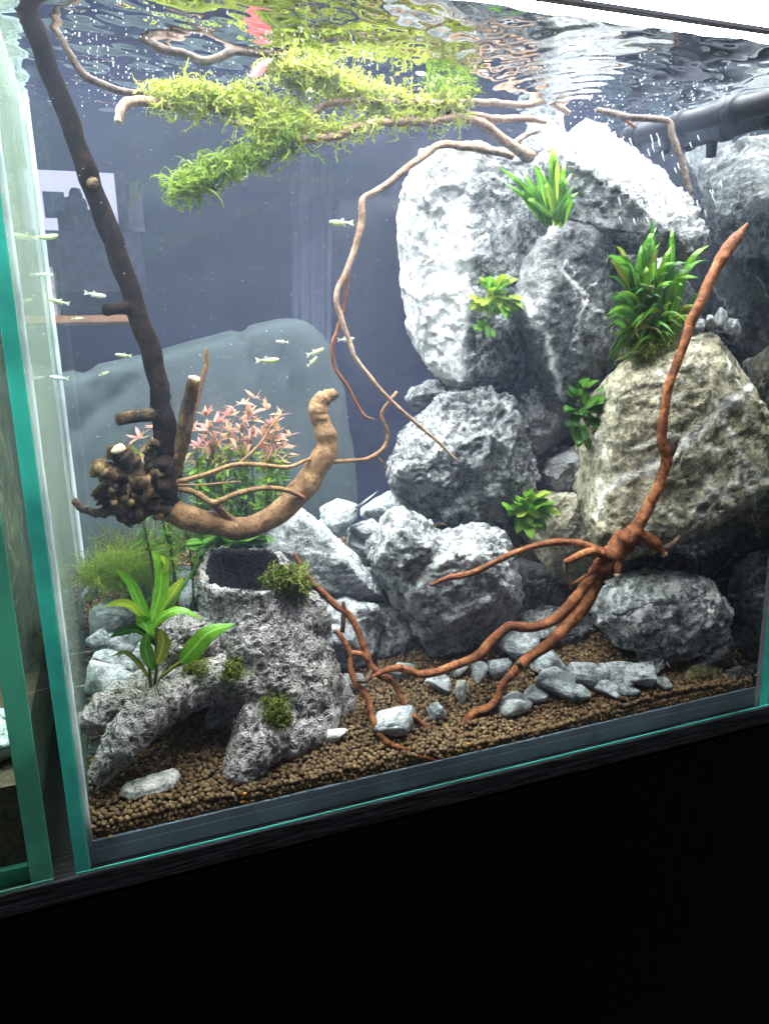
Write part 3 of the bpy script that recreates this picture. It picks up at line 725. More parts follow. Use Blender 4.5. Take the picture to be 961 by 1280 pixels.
rock('squat_rock', 'squat grey rock with lit top and rough overhanging front', 0.125,
     [(558, 498), (600, 489), (640, 496), (652, 522), (650, 570), (672, 592), (676, 622), (662, 642), (636, 658), (600, 660), (560, 650), (520, 642), (500, 626), (493, 602), (502, 568), (526, 530)],
     [(545, 572, -0.030), (600, 562, -0.036), (640, 560, -0.026), (530, 590, -0.028), (600, 585, -0.036), (640, 585, -0.03), (590, 645, -0.016), (530, 630, -0.014)], 0.06, 'rock_grey', 0.0065)
rock('shoulder_rock', 'small round rock wedged under the tall white faced rock', 0.17,
     [(516, 503), (522, 486), (545, 474), (580, 474), (602, 486), (600, 515), (560, 525), (530, 522)], [(545, 490, -0.018), (580, 492, -0.018)], 0.035, 'rock_grey', 0.003)
rock('crevice_rock', 'dark rock filling the crevice right of the squat rock', 0.14,
     [(648, 490), (665, 470), (700, 478), (718, 515), (708, 560), (682, 582), (655, 574), (645, 540)], [(670, 510, -0.02), (695, 530, -0.022), (675, 560, -0.014)], 0.04, 'rock_dark', 0.004,
     calc=lambda p, x, y: 0.3 * sstep(500, 530, y) * (1 - sstep(560, 580, y)))
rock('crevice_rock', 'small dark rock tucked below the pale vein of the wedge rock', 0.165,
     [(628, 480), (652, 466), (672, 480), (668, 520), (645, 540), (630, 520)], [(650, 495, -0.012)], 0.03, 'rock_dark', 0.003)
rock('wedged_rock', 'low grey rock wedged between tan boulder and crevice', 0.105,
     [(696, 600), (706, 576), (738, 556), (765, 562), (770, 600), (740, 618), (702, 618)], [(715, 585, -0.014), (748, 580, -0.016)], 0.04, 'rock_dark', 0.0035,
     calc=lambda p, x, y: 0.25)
rock('column_rock', 'olive tan rock standing under the edge of the tan boulder', 0.085,
     [(690, 628), (702, 612), (750, 606), (775, 650), (772, 720), (745, 735), (700, 736), (684, 705)], [(705, 630, -0.012), (745, 640, -0.015), (735, 715, -0.012)], 0.06, 'rock_tan', 0.003)
rock('heart_rock', 'heart shaped rock mottled black and white with two lobes', 0.085,
     [(540, 690), (560, 668), (592, 655), (628, 664), (650, 690), (658, 722), (654, 762), (632, 786), (602, 797), (580, 812), (548, 818), (524, 802), (505, 770), (498, 730)],
     [(560, 700, -0.030), (610, 690, -0.032), (630, 740, -0.030), (570, 770, -0.028), (520, 740, -0.018)], 0.05, 'rock_mottled', 0.0045,
     extra=[([(467, 690), (480, 666), (503, 648), (514, 641), (532, 658), (552, 668), (556, 700), (530, 740), (505, 772), (486, 740)], [(510, 665, -0.022), (535, 690, -0.028), (500, 720, -0.022)], 0.004, 0.045)])
rock('low_boulder', 'rounded dark grey boulder with white flecks under tan boulder', 0.030,
     [(750, 772, 0.012), (766, 742, 0.012), (800, 726, 0.01), (842, 719, 0.004), (880, 726, -0.004), (908, 746, -0.012), (918, 772, -0.014), (908, 800, -0.014), (875, 832, -0.008), (848, 840, -0.004), (810, 822, 0.004), (772, 806, 0.012)],
     [(790, 760, -0.010), (850, 745, -0.018), (890, 770, -0.022), (850, 815, -0.016), (790, 800, -0.006)], 0.05, 'rock_mottled', 0.0045)
rock('corner_rock', 'dark angular rock leaning on the low boulder by the end pane', 0.016,
     [(862, 842), (880, 815), (915, 788), (922, 822), (900, 850), (872, 855)], [(900, 815, -0.008)], 0.03, 'rock_dark', 0.003)
rock('corner_rock', 'olive mossy rock on the soil beside the end pane', 0.010,
     [(856, 856), (864, 836), (888, 829), (906, 838), (902, 862), (872, 872)], [(880, 845, -0.005)], 0.02, 'rock_olive', 0.002)
rock('corner_rock', 'small grey rock against the corner of the end pane', 0.008,
     [(902, 858), (912, 840), (932, 834), (940, 848), (924, 862)], [(922, 848, -0.004)], 0.016, 'rock_dark', 0.002)
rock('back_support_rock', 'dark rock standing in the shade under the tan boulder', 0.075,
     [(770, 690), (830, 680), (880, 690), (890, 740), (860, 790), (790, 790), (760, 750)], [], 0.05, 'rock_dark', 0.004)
rock('slab_rock', 'pale slab leaning like a roof behind the hollow stump', 0.125,
     [(316, 684), (350, 652), (376, 637), (396, 650), (440, 690), (490, 752), (470, 764), (420, 750), (370, 740), (330, 712)],
     [(378, 644, -0.006), (430, 700, -0.026), (474, 752, -0.022), (345, 690, -0.016), (390, 730, -0.02)], 0.035, 'rock_pale', 0.003)
rock('step_rock', 'light grey faceted rock below the pale slab', 0.095,
     [(372, 806), (398, 772), (428, 746), (468, 758), (486, 790), (480, 822), (440, 848), (400, 840)], [(430, 765, -0.018), (455, 790, -0.022), (410, 810, -0.016)], 0.05, 'rock_pale', 0.004)
rock('shaded_rock', 'grey rock in the shade between step rock and heart rock', 0.10,
     [(470, 770), (500, 765), (535, 800), (560, 830), (520, 846), (470, 838), (455, 810)], [(495, 800, -0.014)], 0.05, 'rock_grey', 0.004)
rock('shaded_rock', 'dark grey rock behind the thick red branches', 0.085,
     [(600, 800), (640, 775), (700, 760), (750, 780), (760, 820), (700, 846), (630, 850), (600, 830)], [(650, 800, -0.02), (710, 800, -0.02)], 0.05, 'rock_grey', 0.0045)
rock('shaded_rock', 'small dark rock between heart rock and olive tan rock', 0.10,
     [(652, 712), (675, 700), (700, 706), (706, 760), (680, 775), (655, 765)], [(675, 725, -0.012)], 0.04, 'rock_dark', 0.003)
rock('far_rock', 'pale rock at the end pane behind the slanted rock', 0.13,
     [(830, 330), (850, 300), (880, 290), (880, 400), (850, 440), (800, 450), (790, 400)], [], 0.06, 'rock_pale', 0.004)
rock('far_rock', 'dark rock stacked on the back of the wedge rock', 0.16,
     [(770, 330), (800, 310), (850, 340), (850, 500), (800, 560), (740, 560), (720, 480)], [], 0.07, 'rock_dark', 0.004)
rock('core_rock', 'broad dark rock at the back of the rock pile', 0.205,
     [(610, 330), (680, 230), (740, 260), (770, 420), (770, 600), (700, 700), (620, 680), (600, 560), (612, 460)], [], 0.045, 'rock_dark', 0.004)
def flat_chip(label, outline, th, mat):
    lo = [on_soil(a, b, 0.0012) for a, b in outline]; c = np.mean(lo, axis=0)
    V, Fc = hull([*lo, *[c + (p - c) * 0.9 + np.array([0, 0, th * rng.uniform(0.7, 1.2)]) for p in lo]])
    bm = remesh(V, Fc, 0.0006); bm.normal_update()
    V = np.array([v.co for v in bm.verts]); Nn = np.array([v.normal for v in bm.verts]); Fc = [tuple(v.index for v in f.verts) for f in bm.faces]; bm.free()
    return tag(obj('slate_chip', rock_disp(V, Nn, 0.0014, 77), Fc, mat), label, 'stone')
flat_chip('flat white slate chip lying on the open soil', [(148, 995), (156, 985), (190, 977), (219, 965), (227, 970), (217, 986), (200, 992), (168, 1000)], 0.005, 'slate_white')


HEAP = 'blue grey stone in the heap between slab and squat rock'
for (x, y, a, b) in [(428, 645, 26, 20), (478, 642, 29, 24), (455, 664, 22, 14), (458, 690, 30, 25), (440, 702, 20, 18), (494, 668, 15, 13), (408, 658, 14, 12), (470, 718, 22, 16), (505, 650, 16, 14), (445, 672, 18, 13)]:
    pebble(x, y, a, b, HEAP, 'stones heaped between slab and squat rock', Y=0.165 + rng.uniform(-0.012, 0.012), name='stone')
LEFT = 'blue grey stone in the heap behind the sword plant'
for (x, y, a, b) in [(112, 775, 28, 20), (150, 772, 22, 16), (112, 848, 26, 26), (148, 802, 24, 16), (132, 826, 20, 13), (180, 748, 24, 13), (228, 722, 20, 14), (242, 744, 26, 18), (112, 806, 18, 18), (172, 796, 20, 15), (208, 748, 20, 14), (165, 830, 16, 14), (180, 815, 15, 12), (96, 745, 12, 10), (150, 850, 18, 14), (215, 775, 18, 14)]:
    l, gq = (LEFT, 'stones heaped behind the sword plant') if x > 155 else ('blue grey stone between sword plant and side pane', 'stones between sword plant and side pane')
    pebble(x, y, a, b, l, gq, Y=0.07 + (870 - y) * 0.0008, name='stone')
ROW = 'pale grey stone half sunk in the soil under the boulders'
for (x, y, a, b) in [(645, 880, 27, 13), (700, 862, 32, 19), (735, 846, 22, 14), (762, 866, 20, 10), (780, 850, 26, 16), (808, 846, 28, 14), (836, 862, 12, 9), (660, 812, 30, 20), (690, 828, 26, 16), (600, 842, 13, 13), (720, 870, 20, 11), (672, 872, 16, 10), (755, 846, 16, 12), (625, 835, 18, 14), (820, 830, 18, 12), (505, 838, 16, 12), (445, 852, 16, 11), (575, 838, 12, 10), (790, 866, 14, 8)]:
    l, gq = (('grey stone in the soil under the lower red branch', 'stones under the lower red branch') if x < 615 else
             ('pale grey stone in the soil right of the buried red branch tip', 'stones right of the buried branch tip') if x < 742 else ('pale grey stone in the soil before the low dark boulder', 'stones before the low dark boulder'))
    pebble(x, y, a, b, l, gq, mat='pebble_blue')
for (x, y, a, b, l) in [(550, 858, 20, 12, 'oval white stone beside the lowest red branch fork'), (578, 866, 8, 15, 'narrow upright pink white pebble beside the oval white stone'),
                        (549, 888, 12, 13, 'small triangular pale pebble alone on the open soil'), (500, 905, 31, 16, 'broad pale stone between two red branch tips'),
                        (414, 920, 23, 10, 'flat pale stone beside the right root of the stump'), (272, 900, 17, 11, 'grey stone under the arch of the stump roots'),
                        (118, 937, 13, 7, 'small pale stone beside the left root tip')]:
    pebble(x, y, a, b, l, None, mat='slate_white' if a > 20 and b < 12 or b > 14 and a < 10 else 'pebble_blue')
for (x, y, a, b) in [(900, 398, 9, 12), (916, 408, 11, 13), (888, 404, 10, 10), (874, 408, 8, 9)]:
    p = at(x, y, 0.02 if x > 890 else 0.03)
    pebble(x, y, a, b, 'small grey stone resting on top of the tan boulder', 'stones on the tan boulder', Y=p[1], mat='rock_pale')
for (x, y) in [(303, 1002), (309, 1006), (316, 1001), (573, 938), (585, 930), (598, 934), (560, 944), (578, 948), (612, 930), (306, 992)]:
    p = at(x, y, 0.0022); o = link('amber_grain', pebble_mesh('amber', 2), 'amber'); o.location = p; o.scale = [rw(3.2, p) / PR] * 3
    tag(o, 'tiny amber grain pressed against the front glass', 'grain', 'amber grains among the soil')

# ------------------------------------------------------------------ HOLLOW STUMP ORNAMENT
def stump():
    parts = []
    secs = [(305, 712, 53), (309, 740, 55), (318, 775, 62), (332, 812, 72), (342, 846, 82), (346, 878, 80)]
    C = [at(a, b, 0.074) for a, b, _ in secs]; Rr = [rw(r, c) for (_, _, r), c in zip(secs, C)]
    k = 36; V = []; rings = []
    prof = [(C[i], Rr[i]) for i in range(len(C) - 1, -1, -1)]
    n0 = catmull(np.array([[*c, r] for c, r in prof]), 26)
    prof = [(q[:3], q[3]) for q in n0]
    top, rt = prof[-1]
    prof += [(top + np.array([0, 0, 0.001]), rt * 0.95), (top + np.array([0, 0, -0.001]), rt * 0.87), (top + np.array([0, 0, -0.012]), rt * 0.83), (top + np.array([0, 0, -0.03]), rt * 0.76), (top + np.array([0, 0, -0.042]), rt * 0.66)]
    for c, r in prof:
        ring = []
        for j in range(k):
            q = 2 * math.pi * j / k
            ring.append(len(V)); V.append(c + r * np.array([math.cos(q), math.sin(q) * 0.9, 0]) + np.array([0, 0, (0.0025 * math.sin(3 * q + 1) + 0.32 * r * math.sin(q)) * min(1, max(0, (c[2] - top[2] + 0.045) / 0.04))]))
        rings.append(ring)
    Fc = [(a[j], a[(j + 1) % k], b[(j + 1) % k], b[j]) for a, b in zip(rings[:-1], rings[1:]) for j in range(k)]
    Fc.append(tuple(rings[0][::-1])); Fc.append(tuple(rings[-1]))
    parts.append((V, Fc))
    def rt_(pts, **kw):
        P = [at(a, b, y) for a, b, y, _ in pts]; r = [rw(q[3], p) for q, p in zip(pts, P)]
        parts.append(tube(P, r, n=30, k=16, knob=0.10, seed=len(parts)))
    rt_([(312, 836, 0.064, 42), (264, 850, 0.048, 27), (217, 870, 0.036, 25), (172, 905, 0.028, 23), (142, 945, 0.024, 18), (121, 972, 0.022, 11)])
    rt_([(290, 828, 0.075, 38), (225, 848, 0.07, 28), (170, 866, 0.062, 22), (132, 886, 0.058, 17), (108, 910, 0.054, 10)])
    rt_([(345, 840, 0.06, 48), (340, 880, 0.046, 40), (328, 915, 0.032, 36), (310, 948, 0.022, 27), (296, 976, 0.016, 18)])
    rt_([(365, 850, 0.065, 46), (385, 880, 0.055, 36), (395, 905, 0.042, 26), (352, 925, 0.028, 22)])
    rt_([(360, 840, 0.07, 40), (402, 862, 0.066, 30), (425, 884, 0.058, 18), (440, 898, 0.054, 8)])
    rt_([(355, 775, 0.075, 40), (385, 768, 0.082, 30), (398, 760, 0.085, 20)])
    rt_([(365, 830, 0.072, 36), (393, 828, 0.062, 24), (402, 826, 0.056, 20)])
    rt_([(280, 808, 0.075, 34), (236, 798, 0.062, 30), (216, 792, 0.056, 25)])
    V, Fc = merge(parts)
    bm = remesh(V, Fc, 0.00125)
    for _ in range(3): bmesh.ops.smooth_vert(bm, verts=bm.verts[:], factor=0.5, use_axis_x=True, use_axis_y=True, use_axis_z=True)
    bm.normal_update()
    rimz = float(top[2])
    holes = [(293, 838, 13), (345, 886, 22), (234, 802, 7), (396, 826, 8)]
    W = []; moss = []; hollow_shade = []
    for v in bm.verts:
        co = v.co; x, y = pix(co); d = 0.0
        q = Vector((co.x * 90, co.y * 90, co.z * 42))
        r1 = 1 - abs(mn.noise(q + Vector((3, 0, 0))) * 2.4); r2 = 1 - abs(mn.noise(co * 210) * 2.2)
        fl = max(0.0, 1 - abs(mn.noise(Vector((co.x * 130, co.y * 130, co.z * 14)))) * 2.2)
        d += 0.0016 * r1 + 0.0013 * r2 + 0.0014 * fl + 0.003 * mn.noise(co * 26)
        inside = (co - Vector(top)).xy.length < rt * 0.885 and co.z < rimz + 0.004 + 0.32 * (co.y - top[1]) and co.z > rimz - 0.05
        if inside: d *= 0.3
        m = 0
        for (hx, hy, hr) in holes:
            if v.normal.y < 0.2:
                e = math.exp(-(((x - hx) ** 2 + (y - hy) ** 2) / (hr * hr)) ** 2); d -= 0.008 * e * (hr / 18)
                if hr > 10: m = max(m, e)
        m = max(m, 0.8 * math.exp(-(((x - 245) / 24) ** 2 + ((y - 838) / 20) ** 2)), 0.6 * math.exp(-(((x - 180) / 40) ** 2 + ((y - 862) / 16) ** 2)))
        W.append(co + v.normal * d); moss.append(m); hollow_shade.append(1.0 if inside else 0.0)
    Fc = [tuple(v.index for v in f.verts) for f in bm.faces]; bm.free()
    W = np.array(W); W[:, 1] = np.maximum(W[:, 1], 0.003)
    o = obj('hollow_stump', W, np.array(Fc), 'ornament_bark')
    for nm, arr in (('moss', moss), ('hollow', hollow_shade)):
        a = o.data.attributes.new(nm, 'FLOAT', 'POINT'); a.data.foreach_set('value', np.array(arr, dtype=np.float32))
    tag(o, 'grey resin tree stump with hollow top and spreading crinkled roots', 'ornament')
stump()

# ------------------------------------------------------------------ DRIFTWOOD
d1 = empty('branched_driftwood', at(205, 650, 0.10)); tag(d1, 'brown driftwood with tall black branch rising out of the water', 'driftwood')
branch('tall_branch', [(22, -40, .075, 13), (30, 0, .08, 13), (52, 62, .085, 13), (84, 145, .09, 12), (116, 232, .095, 12.5), (150, 325, .10, 12), (175, 400, .10, 12), (195, 468, .10, 12), (204, 530, .10, 14), (213, 584, .10, 13), (214, 610, .10, 14)], 'wood_black', d1, k=14, n=90, knob=0.14, wob=0.25)
branch('branch_stub', [(164, 384, .10, 8), (148, 386, .092, 7), (132, 388, .086, 7)], 'wood_black', d1, n=14)
branch('branch_stub', [(203, 518, .10, 9), (175, 520, .094, 8), (147, 524, .088, 8)], 'wood_knot', d1, n=18)
branch('knot', [(118, 228, .09, 7), (112, 230, .085, 5)], 'wood_knot', d1, n=8)
branch('cut_branch', [(214, 596, .10, 11), (226, 560, .096, 10), (234, 515, .092, 9), (243, 474, .088, 8)], 'wood_knot', d1, n=40, k=12)
branch('cut_end', [(242.7, 476, .0878, 7.6), (243.3, 471, .0875, 7.2)], 'wood_cut', d1, n=5, knob=0.05)
branch('thin_branch', [(238, 530, .105, 3), (247, 500, .105, 3), (252, 478, .104, 3), (258, 455, .104, 3.4), (258, 436, .103, 2)], 'wood_brown', d1)
for (pts, mt) in [([(214, 612, .10, 22), (186, 614, .102, 25), (162, 620, .104, 24), (145, 628, .102, 17)], 'wood_black'),
                  ([(175, 600, .10, 18), (158, 575, .096, 14), (147, 562, .092, 11)], 'wood_knot'),
                  ([(165, 605, .10, 15), (138, 590, .094, 13), (118, 584, .09, 11)], 'wood_knot'),
                  ([(165, 618, .10, 15), (142, 608, .09, 12), (128, 604, .086, 10)], 'wood_knot'),
                  ([(160, 632, .10, 15), (138, 630, .094, 12), (120, 612, .092, 8)], 'wood_knot'),
                  ([(195, 600, .095, 9), (188, 570, .092, 7), (193, 552, .09, 6)], 'wood_knot'),
                  ([(205, 600, .092, 13), (203, 586, .085, 11), (202, 580, .08, 8)], 'wood_black'),
                  ([(160, 636, .10, 8), (125, 640, .095, 6), (106, 636, .092, 5), (91, 626, .09, 5)], 'wood_twig'),
                  ([(185, 632, .092, 18), (165, 645, .09, 12), (158, 655, .09, 6)], 'wood_knot'),
                  ([(196, 618, .09, 20), (204, 608, .082, 15), (210, 604, .078, 9)], 'wood_black')]:
    branch('root_knot', pts, mt, d1, n=26, k=16, knob=0.5, wob=0.4)
kr = random.Random(21)
for q in range(26):
    x0, y0 = kr.uniform(140, 205), kr.uniform(592, 646); a = kr.uniform(0, 6.283); ln = kr.uniform(7, 19); r_ = kr.uniform(4, 8)
    branch('root_knot', [(x0, y0, .088, r_ * 1.3), (x0 + math.cos(a) * ln * .6, y0 + math.sin(a) * ln * .5, .080, r_), (x0 + math.cos(a) * ln, y0 + math.sin(a) * ln * .9, .078 + kr.uniform(-.004, .004), r_ * kr.uniform(.4, .9))],
           kr.choice(['wood_knot', 'wood_knot', 'wood_black', 'wood_brown']), d1, n=14, k=12, knob=0.45, wob=0.4)
branch('cut_end', [(147, 563, .0915, 10.5), (145.5, 559, .0905, 9.5)], 'wood_cut', d1, n=5, knob=0.15)
branch('thick_root', [(196, 628, .095, 18), (230, 645, .09, 17), (268, 656, .088, 15), (308, 660, .09, 14), (345, 644, .092, 14), (372, 617, .094, 15), (393, 588, .094, 14.5), (408, 562, .095, 14), (404, 535, .095, 13), (397, 515, .096, 12), (401, 501, .096, 11), (412, 494, .096, 8), (420, 491, .096, 6)], 'wood_brown', d1, k=22, n=130, knob=0.16, wob=0.12)
for (pts, r0) in [([(216, 604, .09), (262, 592, .086), (300, 580, .084), (358, 584, .086), (388, 574, .09)], 3.6), ([(296, 582, .085), (325, 555, .088), (338, 535, .09), (350, 520, .092)], 2.2),
                  ([(214, 610, .09), (240, 614, .085), (266, 628, .082), (296, 618, .08), (330, 610, .08), (360, 613, .082), (380, 624, .086)], 4.6),
                  ([(216, 606, .088), (250, 606, .084), (300, 602, .082)], 1.8), ([(404, 578, .094), (436, 576, .096), (462, 572, .098), (480, 560, .10), (484, 540, .10), (477, 520, .10), (484, 505, .10), (496, 490, .10)], 3.0),
                  ([(470, 570, .10), (478, 578, .10), (483, 588, .10)], 1.5), ([(330, 580, .086), (338, 560, .088), (344, 530, .09)], 1.8), ([(265, 628, .085), (285, 645, .086), (300, 655, .088)], 6)]:
    branch('thin_root', [(*q, r0 * (1 - 0.35 * i / (len(pts) - 1))) for i, q in enumerate(pts)], 'wood_brown', d1, k=8, wob=0.5)

def s_(px, py, up=0.001): return on_soil(px, py, up)[1]
d2 = empty('red_driftwood', at(775, 690, 0.03)); tag(d2, 'reddish spider wood with branches reaching over boulders and soil', 'driftwood')
branch('upright_branch', [(780, 678, .012, 14), (798, 655, .010, 10), (815, 625, .008, 8), (829, 590, .007, 8), (832, 572, .007, 8), (827, 548, .006, 7), (832, 500, .006, 7), (845, 455, .006, 7), (866, 398, .006, 7.5), (890, 345, .006, 8), (908, 312, .006, 9), (918, 298, .006, 9), (924, 291, .006, 5), (933, 280, .006, 2)], 'wood_red', d2, k=12, n=90, wob=0.3)
branch('side_spur', [(833, 574, .007, 6), (840, 562, .005, 5), (844, 548, .004, 4.5)], 'wood_twig', d2)
branch('knot', [(798, 660, .014, 12), (782, 675, .016, 17), (768, 692, .018, 17), (752, 712, .022, 14), (742, 730, .026, 11)], 'wood_red', d2, k=14, n=30, knob=0.3, wob=0.3)
branch('spur', [(790, 665, .012, 10), (808, 672, .008, 9), (820, 682, .006, 8), (829, 692, .005, 6)], 'wood_red', d2, n=16, knob=0.25)
branch('cut_end', [(828, 691, .0048, 5.5), (831, 694, .0042, 4)], 'wood_cut', d2, n=5)
branch('spur', [(824, 688, .006, 5), (838, 682, .004, 4), (849, 670, .003, 2)], 'wood_twig', d2)
branch('spur', [(770, 690, .016, 8), (772, 704, .012, 6), (771, 718, .010, 5)], 'wood_red', d2)
branch('cut_end', [(771, 717, .0098, 4.6), (771, 721, .0095, 3.6)], 'wood_cut', d2, n=5)
branch('upper_branch', [(768, 695, .018, 9), (742, 686, .02, 6), (715, 678, .024, 5), (690, 678, .028, 5), (660, 685, .032, 4.5), (630, 697, .036, 4.5), (600, 712, .04, 4.5), (575, 720, .042, 5), (558, 723, .042, 4), (538, 731, .043, 2.5)], 'wood_red', d2, wob=0.35)
branch('forked_branch', [(764, 698, .016, 8), (744, 690, .015, 7), (728, 692, .015, 6), (712, 700, .015, 5.5), (705, 702, .016, 4)], 'wood_red', d2, wob=0.3)
branch('thin_branch', [(708, 700, .016, 4), (706, 712, .016, 3), (711, 724, .016, 2.6), (714, 736, .016, 3)], 'wood_twig', d2)
branch('thin_branch', [(714, 730, .016, 3), (722, 726, .016, 2.5), (745, 712, .018, 3)], 'wood_red', d2)
branch('lower_branch', [(752, 712, .022, 12), (735, 730, .024, 10), (715, 752, .026, 9), (692, 774, .028, 8), (664, 783, .03, 7.5), (638, 783, .032, 7.5), (618, 797, .034, 7.5), (600, 816, .034, 7), (574, 830, .034, 6.5), (548, 840, .034, 6), (525, 843, .034, 6), (505, 836, .034, 5.5), (488, 837, .034, 5), (464, 846, .034, 2)], 'wood_red', d2, k=12, n=80, wob=0.3)
branch('soil_branch', [(748, 718, .022, 11), (736, 745, .022, 10.5), (715, 775, .022, 10), (690, 802, .022, 8.5), (660, 824, .024, 8), (643, 838, .024, 7), (628, 856, .024, 6), (622, 874, .024, 6), (612, 884, .024, 6.5), (592, 892, .024, 6), (580, 902, .022, 5.5), (572, 914, .018, 5), (564, 922, .012, 3)], 'wood_red', d2, k=12, n=80, wob=0.3)
branch('spur', [(652, 833, .022, 4), (646, 828, .02, 3)], 'wood_twig', d2)
d3 = empty('red_twig', at(480, 850, 0.03)); tag(d3, 'forked thin red branch running from stump moss down to soil', 'branch')
branch('main_twig', [(368, 692, .075, 3), (376, 708, .072, 4), (384, 722, .07, 6), (396, 735, .066, 5), (420, 756, .06, 5), (436, 768, .056, 5), (448, 790, .052, 5), (456, 812, .048, 5.5), (463, 832, .044, 6), (478, 845, .04, 5.5), (492, 856, .036, 4.5), (500, 872, .032, 4.5), (512, 890, .027, 4.5), (524, 900, .024, 4), (536, 914, .019, 3)], 'wood_red', d3, n=80, wob=0.4)
branch('side_twig', [(418, 788, .056, 3), (426, 796, .054, 4), (438, 818, .05, 4.5), (440, 840, .046, 5), (447, 858, .04, 5.5), (460, 875, .034, 5), (466, 900, .024, 4.5), (476, 920, .016, 4.5), (492, 932, .011, 4.5), (512, 938, .008, 3)], 'wood_red', d3, n=60, wob=0.4)
branch('side_twig', [(429, 752, .058, 2.5), (430, 764, .057, 3), (428, 790, .056, 3)], 'wood_twig', d3)
branch('side_twig', [(440, 816, .048, 4), (452, 818, .046, 4), (460, 826, .044, 4)], 'wood_red', d3)
branch('side_twig', [(464, 838, .042, 3.5), (458, 850, .038, 3.5), (446, 852, .036, 2.5)], 'wood_twig', d3)
fl = [at(518, 945, .0025), at(534, 947, .0025), at(548, 953, .0025)]
v, f = tube(fl, [rw(3, fl[0])] * 3, n=14); tag(obj('buried_twig', v, f, 'wood_red'), 'short red twig showing in the soil at the front glass', 'branch')

d4 = empty('mossy_branch', at(660, 190, 0.13)); tag(d4, 'spreading pale branch carrying moss just under the water surface', 'driftwood')
TOPB = [('twig', [(36, -8, .10, 4), (55, 18, .10, 4.5), (78, 52, .10, 4.5), (104, 92, .102, 5), (122, 104, .104, 5), (150, 113, .106, 4.5), (195, 121, .11, 4)], 'wood_twig'),
        ('bough', [(149, 150, .09, 5.5), (150, 138, .092, 6), (157, 129, .094, 6.5), (175, 127, .097, 6), (205, 130, .10, 6), (245, 134, .105, 6), (300, 140, .11, 6), (345, 146, .11, 5.5), (385, 146, .11, 5), (404, 133, .11, 4.5), (420, 127, .11, 4.5), (452, 126, .11, 4), (520, 128, .115, 4), (572, 128, .12, 4)], 'wood_tan'),
        ('bough', [(157, 39, .105, 4), (178, 48, .105, 5), (205, 62, .105, 5.5), (232, 68, .105, 5), (256, 76, .105, 5), (272, 73, .105, 5), (290, 64, .105, 5), (318, 66, .105, 4.5), (344, 69, .105, 5), (366, 86, .11, 4.5), (400, 98, .11, 4.5), (450, 122, .115, 4.5), (520, 134, .12, 4.5), (575, 141, .125, 4.5)], 'wood_twig'),
        ('twig', [(216, 64, .105, 3.5), (207, 52, .105, 3), (197, 36, .105, 2)], 'wood_twig'),
        ('bough', [(292, 153, .10, 3), (320, 158, .10, 4), (350, 164, .10, 4.5), (385, 172, .10, 5), (420, 170, .10, 5), (450, 158, .105, 5), (490, 153, .11, 5), (540, 152, .115, 5), (575, 146, .12, 5), (610, 160, .125, 6), (640, 182, .13, 6.5), (664, 196, .135, 7)], 'wood_tan'),
        ('twig', [(300, 190, .10, 3), (330, 178, .10, 3.5), (372, 168, .10, 3)], 'wood_tan'),
        ('bough', [(572, 128, .12, 4), (610, 128, .13, 4), (650, 131, .14, 4), (682, 127, .15, 4), (712, 142, .15, 3)], 'wood_tan'),
        ('bough', [(578, 143, .125, 4.5), (620, 148, .13, 4.5), (660, 149, .135, 4), (682, 152, .14, 3)], 'wood_tan'),
        ('twig', [(640, 180, .13, 4), (658, 168, .13, 3.5), (674, 163, .13, 3)], 'wood_tan'),
        ('twig', [(580, 146, .125, 5), (610, 162, .128, 5), (650, 186, .132, 5)], 'wood_red')]
for nm, pts, mt in TOPB: branch(nm, pts, mt, d4, wob=0.45)
branch('cut_end', [(148.6, 148, .0898, 5.4), (148.2, 153, .089, 4.8)], 'wood_cut', d4, n=5, knob=0.05)
d5 = empty('hanging_root', at(600, 185, 0.12)); tag(d5, 'long thin tan root hanging from the tall rock to squat rock', 'root')
branch('root', [(640, 196, .122, 4.5), (600, 186, .116, 5), (570, 182, .112, 5), (545, 184, .11, 5), (528, 196, .108, 4.5), (500, 216, .106, 4.5), (470, 240, .104, 4), (453, 250, .10, 4), (452, 275, .10, 4.5), (446, 300, .10, 4), (436, 335, .10, 3.8), (424, 358, .10, 3.6), (421, 378, .10, 3.4), (427, 398, .10, 3.2), (438, 430, .098, 3), (446, 450, .096, 2.8), (480, 492, .092, 2.6), (520, 530, .09, 2.4), (550, 555, .089, 2.1), (573, 578, .088, 1.2)], 'wood_tan', d5, n=130, wob=0.5, k=8)
branch('side_root', [(451, 268, .102, 3), (440, 320, .103, 3), (434, 350, .104, 3), (430, 385, .104, 2.6), (420, 415, .104, 2.6), (414, 432, .104, 3.4), (418, 458, .104, 2.6), (434, 482, .104, 2.4), (446, 506, .104, 2), (456, 520, .104, 1.8), (468, 524, .104, 1)], 'wood_red', d5, n=80, wob=0.6, k=8)
d6 = empty('pipe_twig', at(790, 148, 0.06)); tag(d6, 'bent brown twig hooked beneath the dark pipe', 'twig')
branch('twig', [(745, 138, .10, 3), (770, 143, .09, 4), (792, 147, .08, 4), (832, 151, .07, 4), (840, 168, .066, 4), (850, 200, .06, 4), (858, 225, .056, 3.5), (864, 242, .052, 3)], 'wood_twig', d6, wob=0.3)
branch('side_twig', [(772, 144, .09, 3), (785, 153, .088, 3), (794, 160, .088, 2)], 'wood_red', d6)

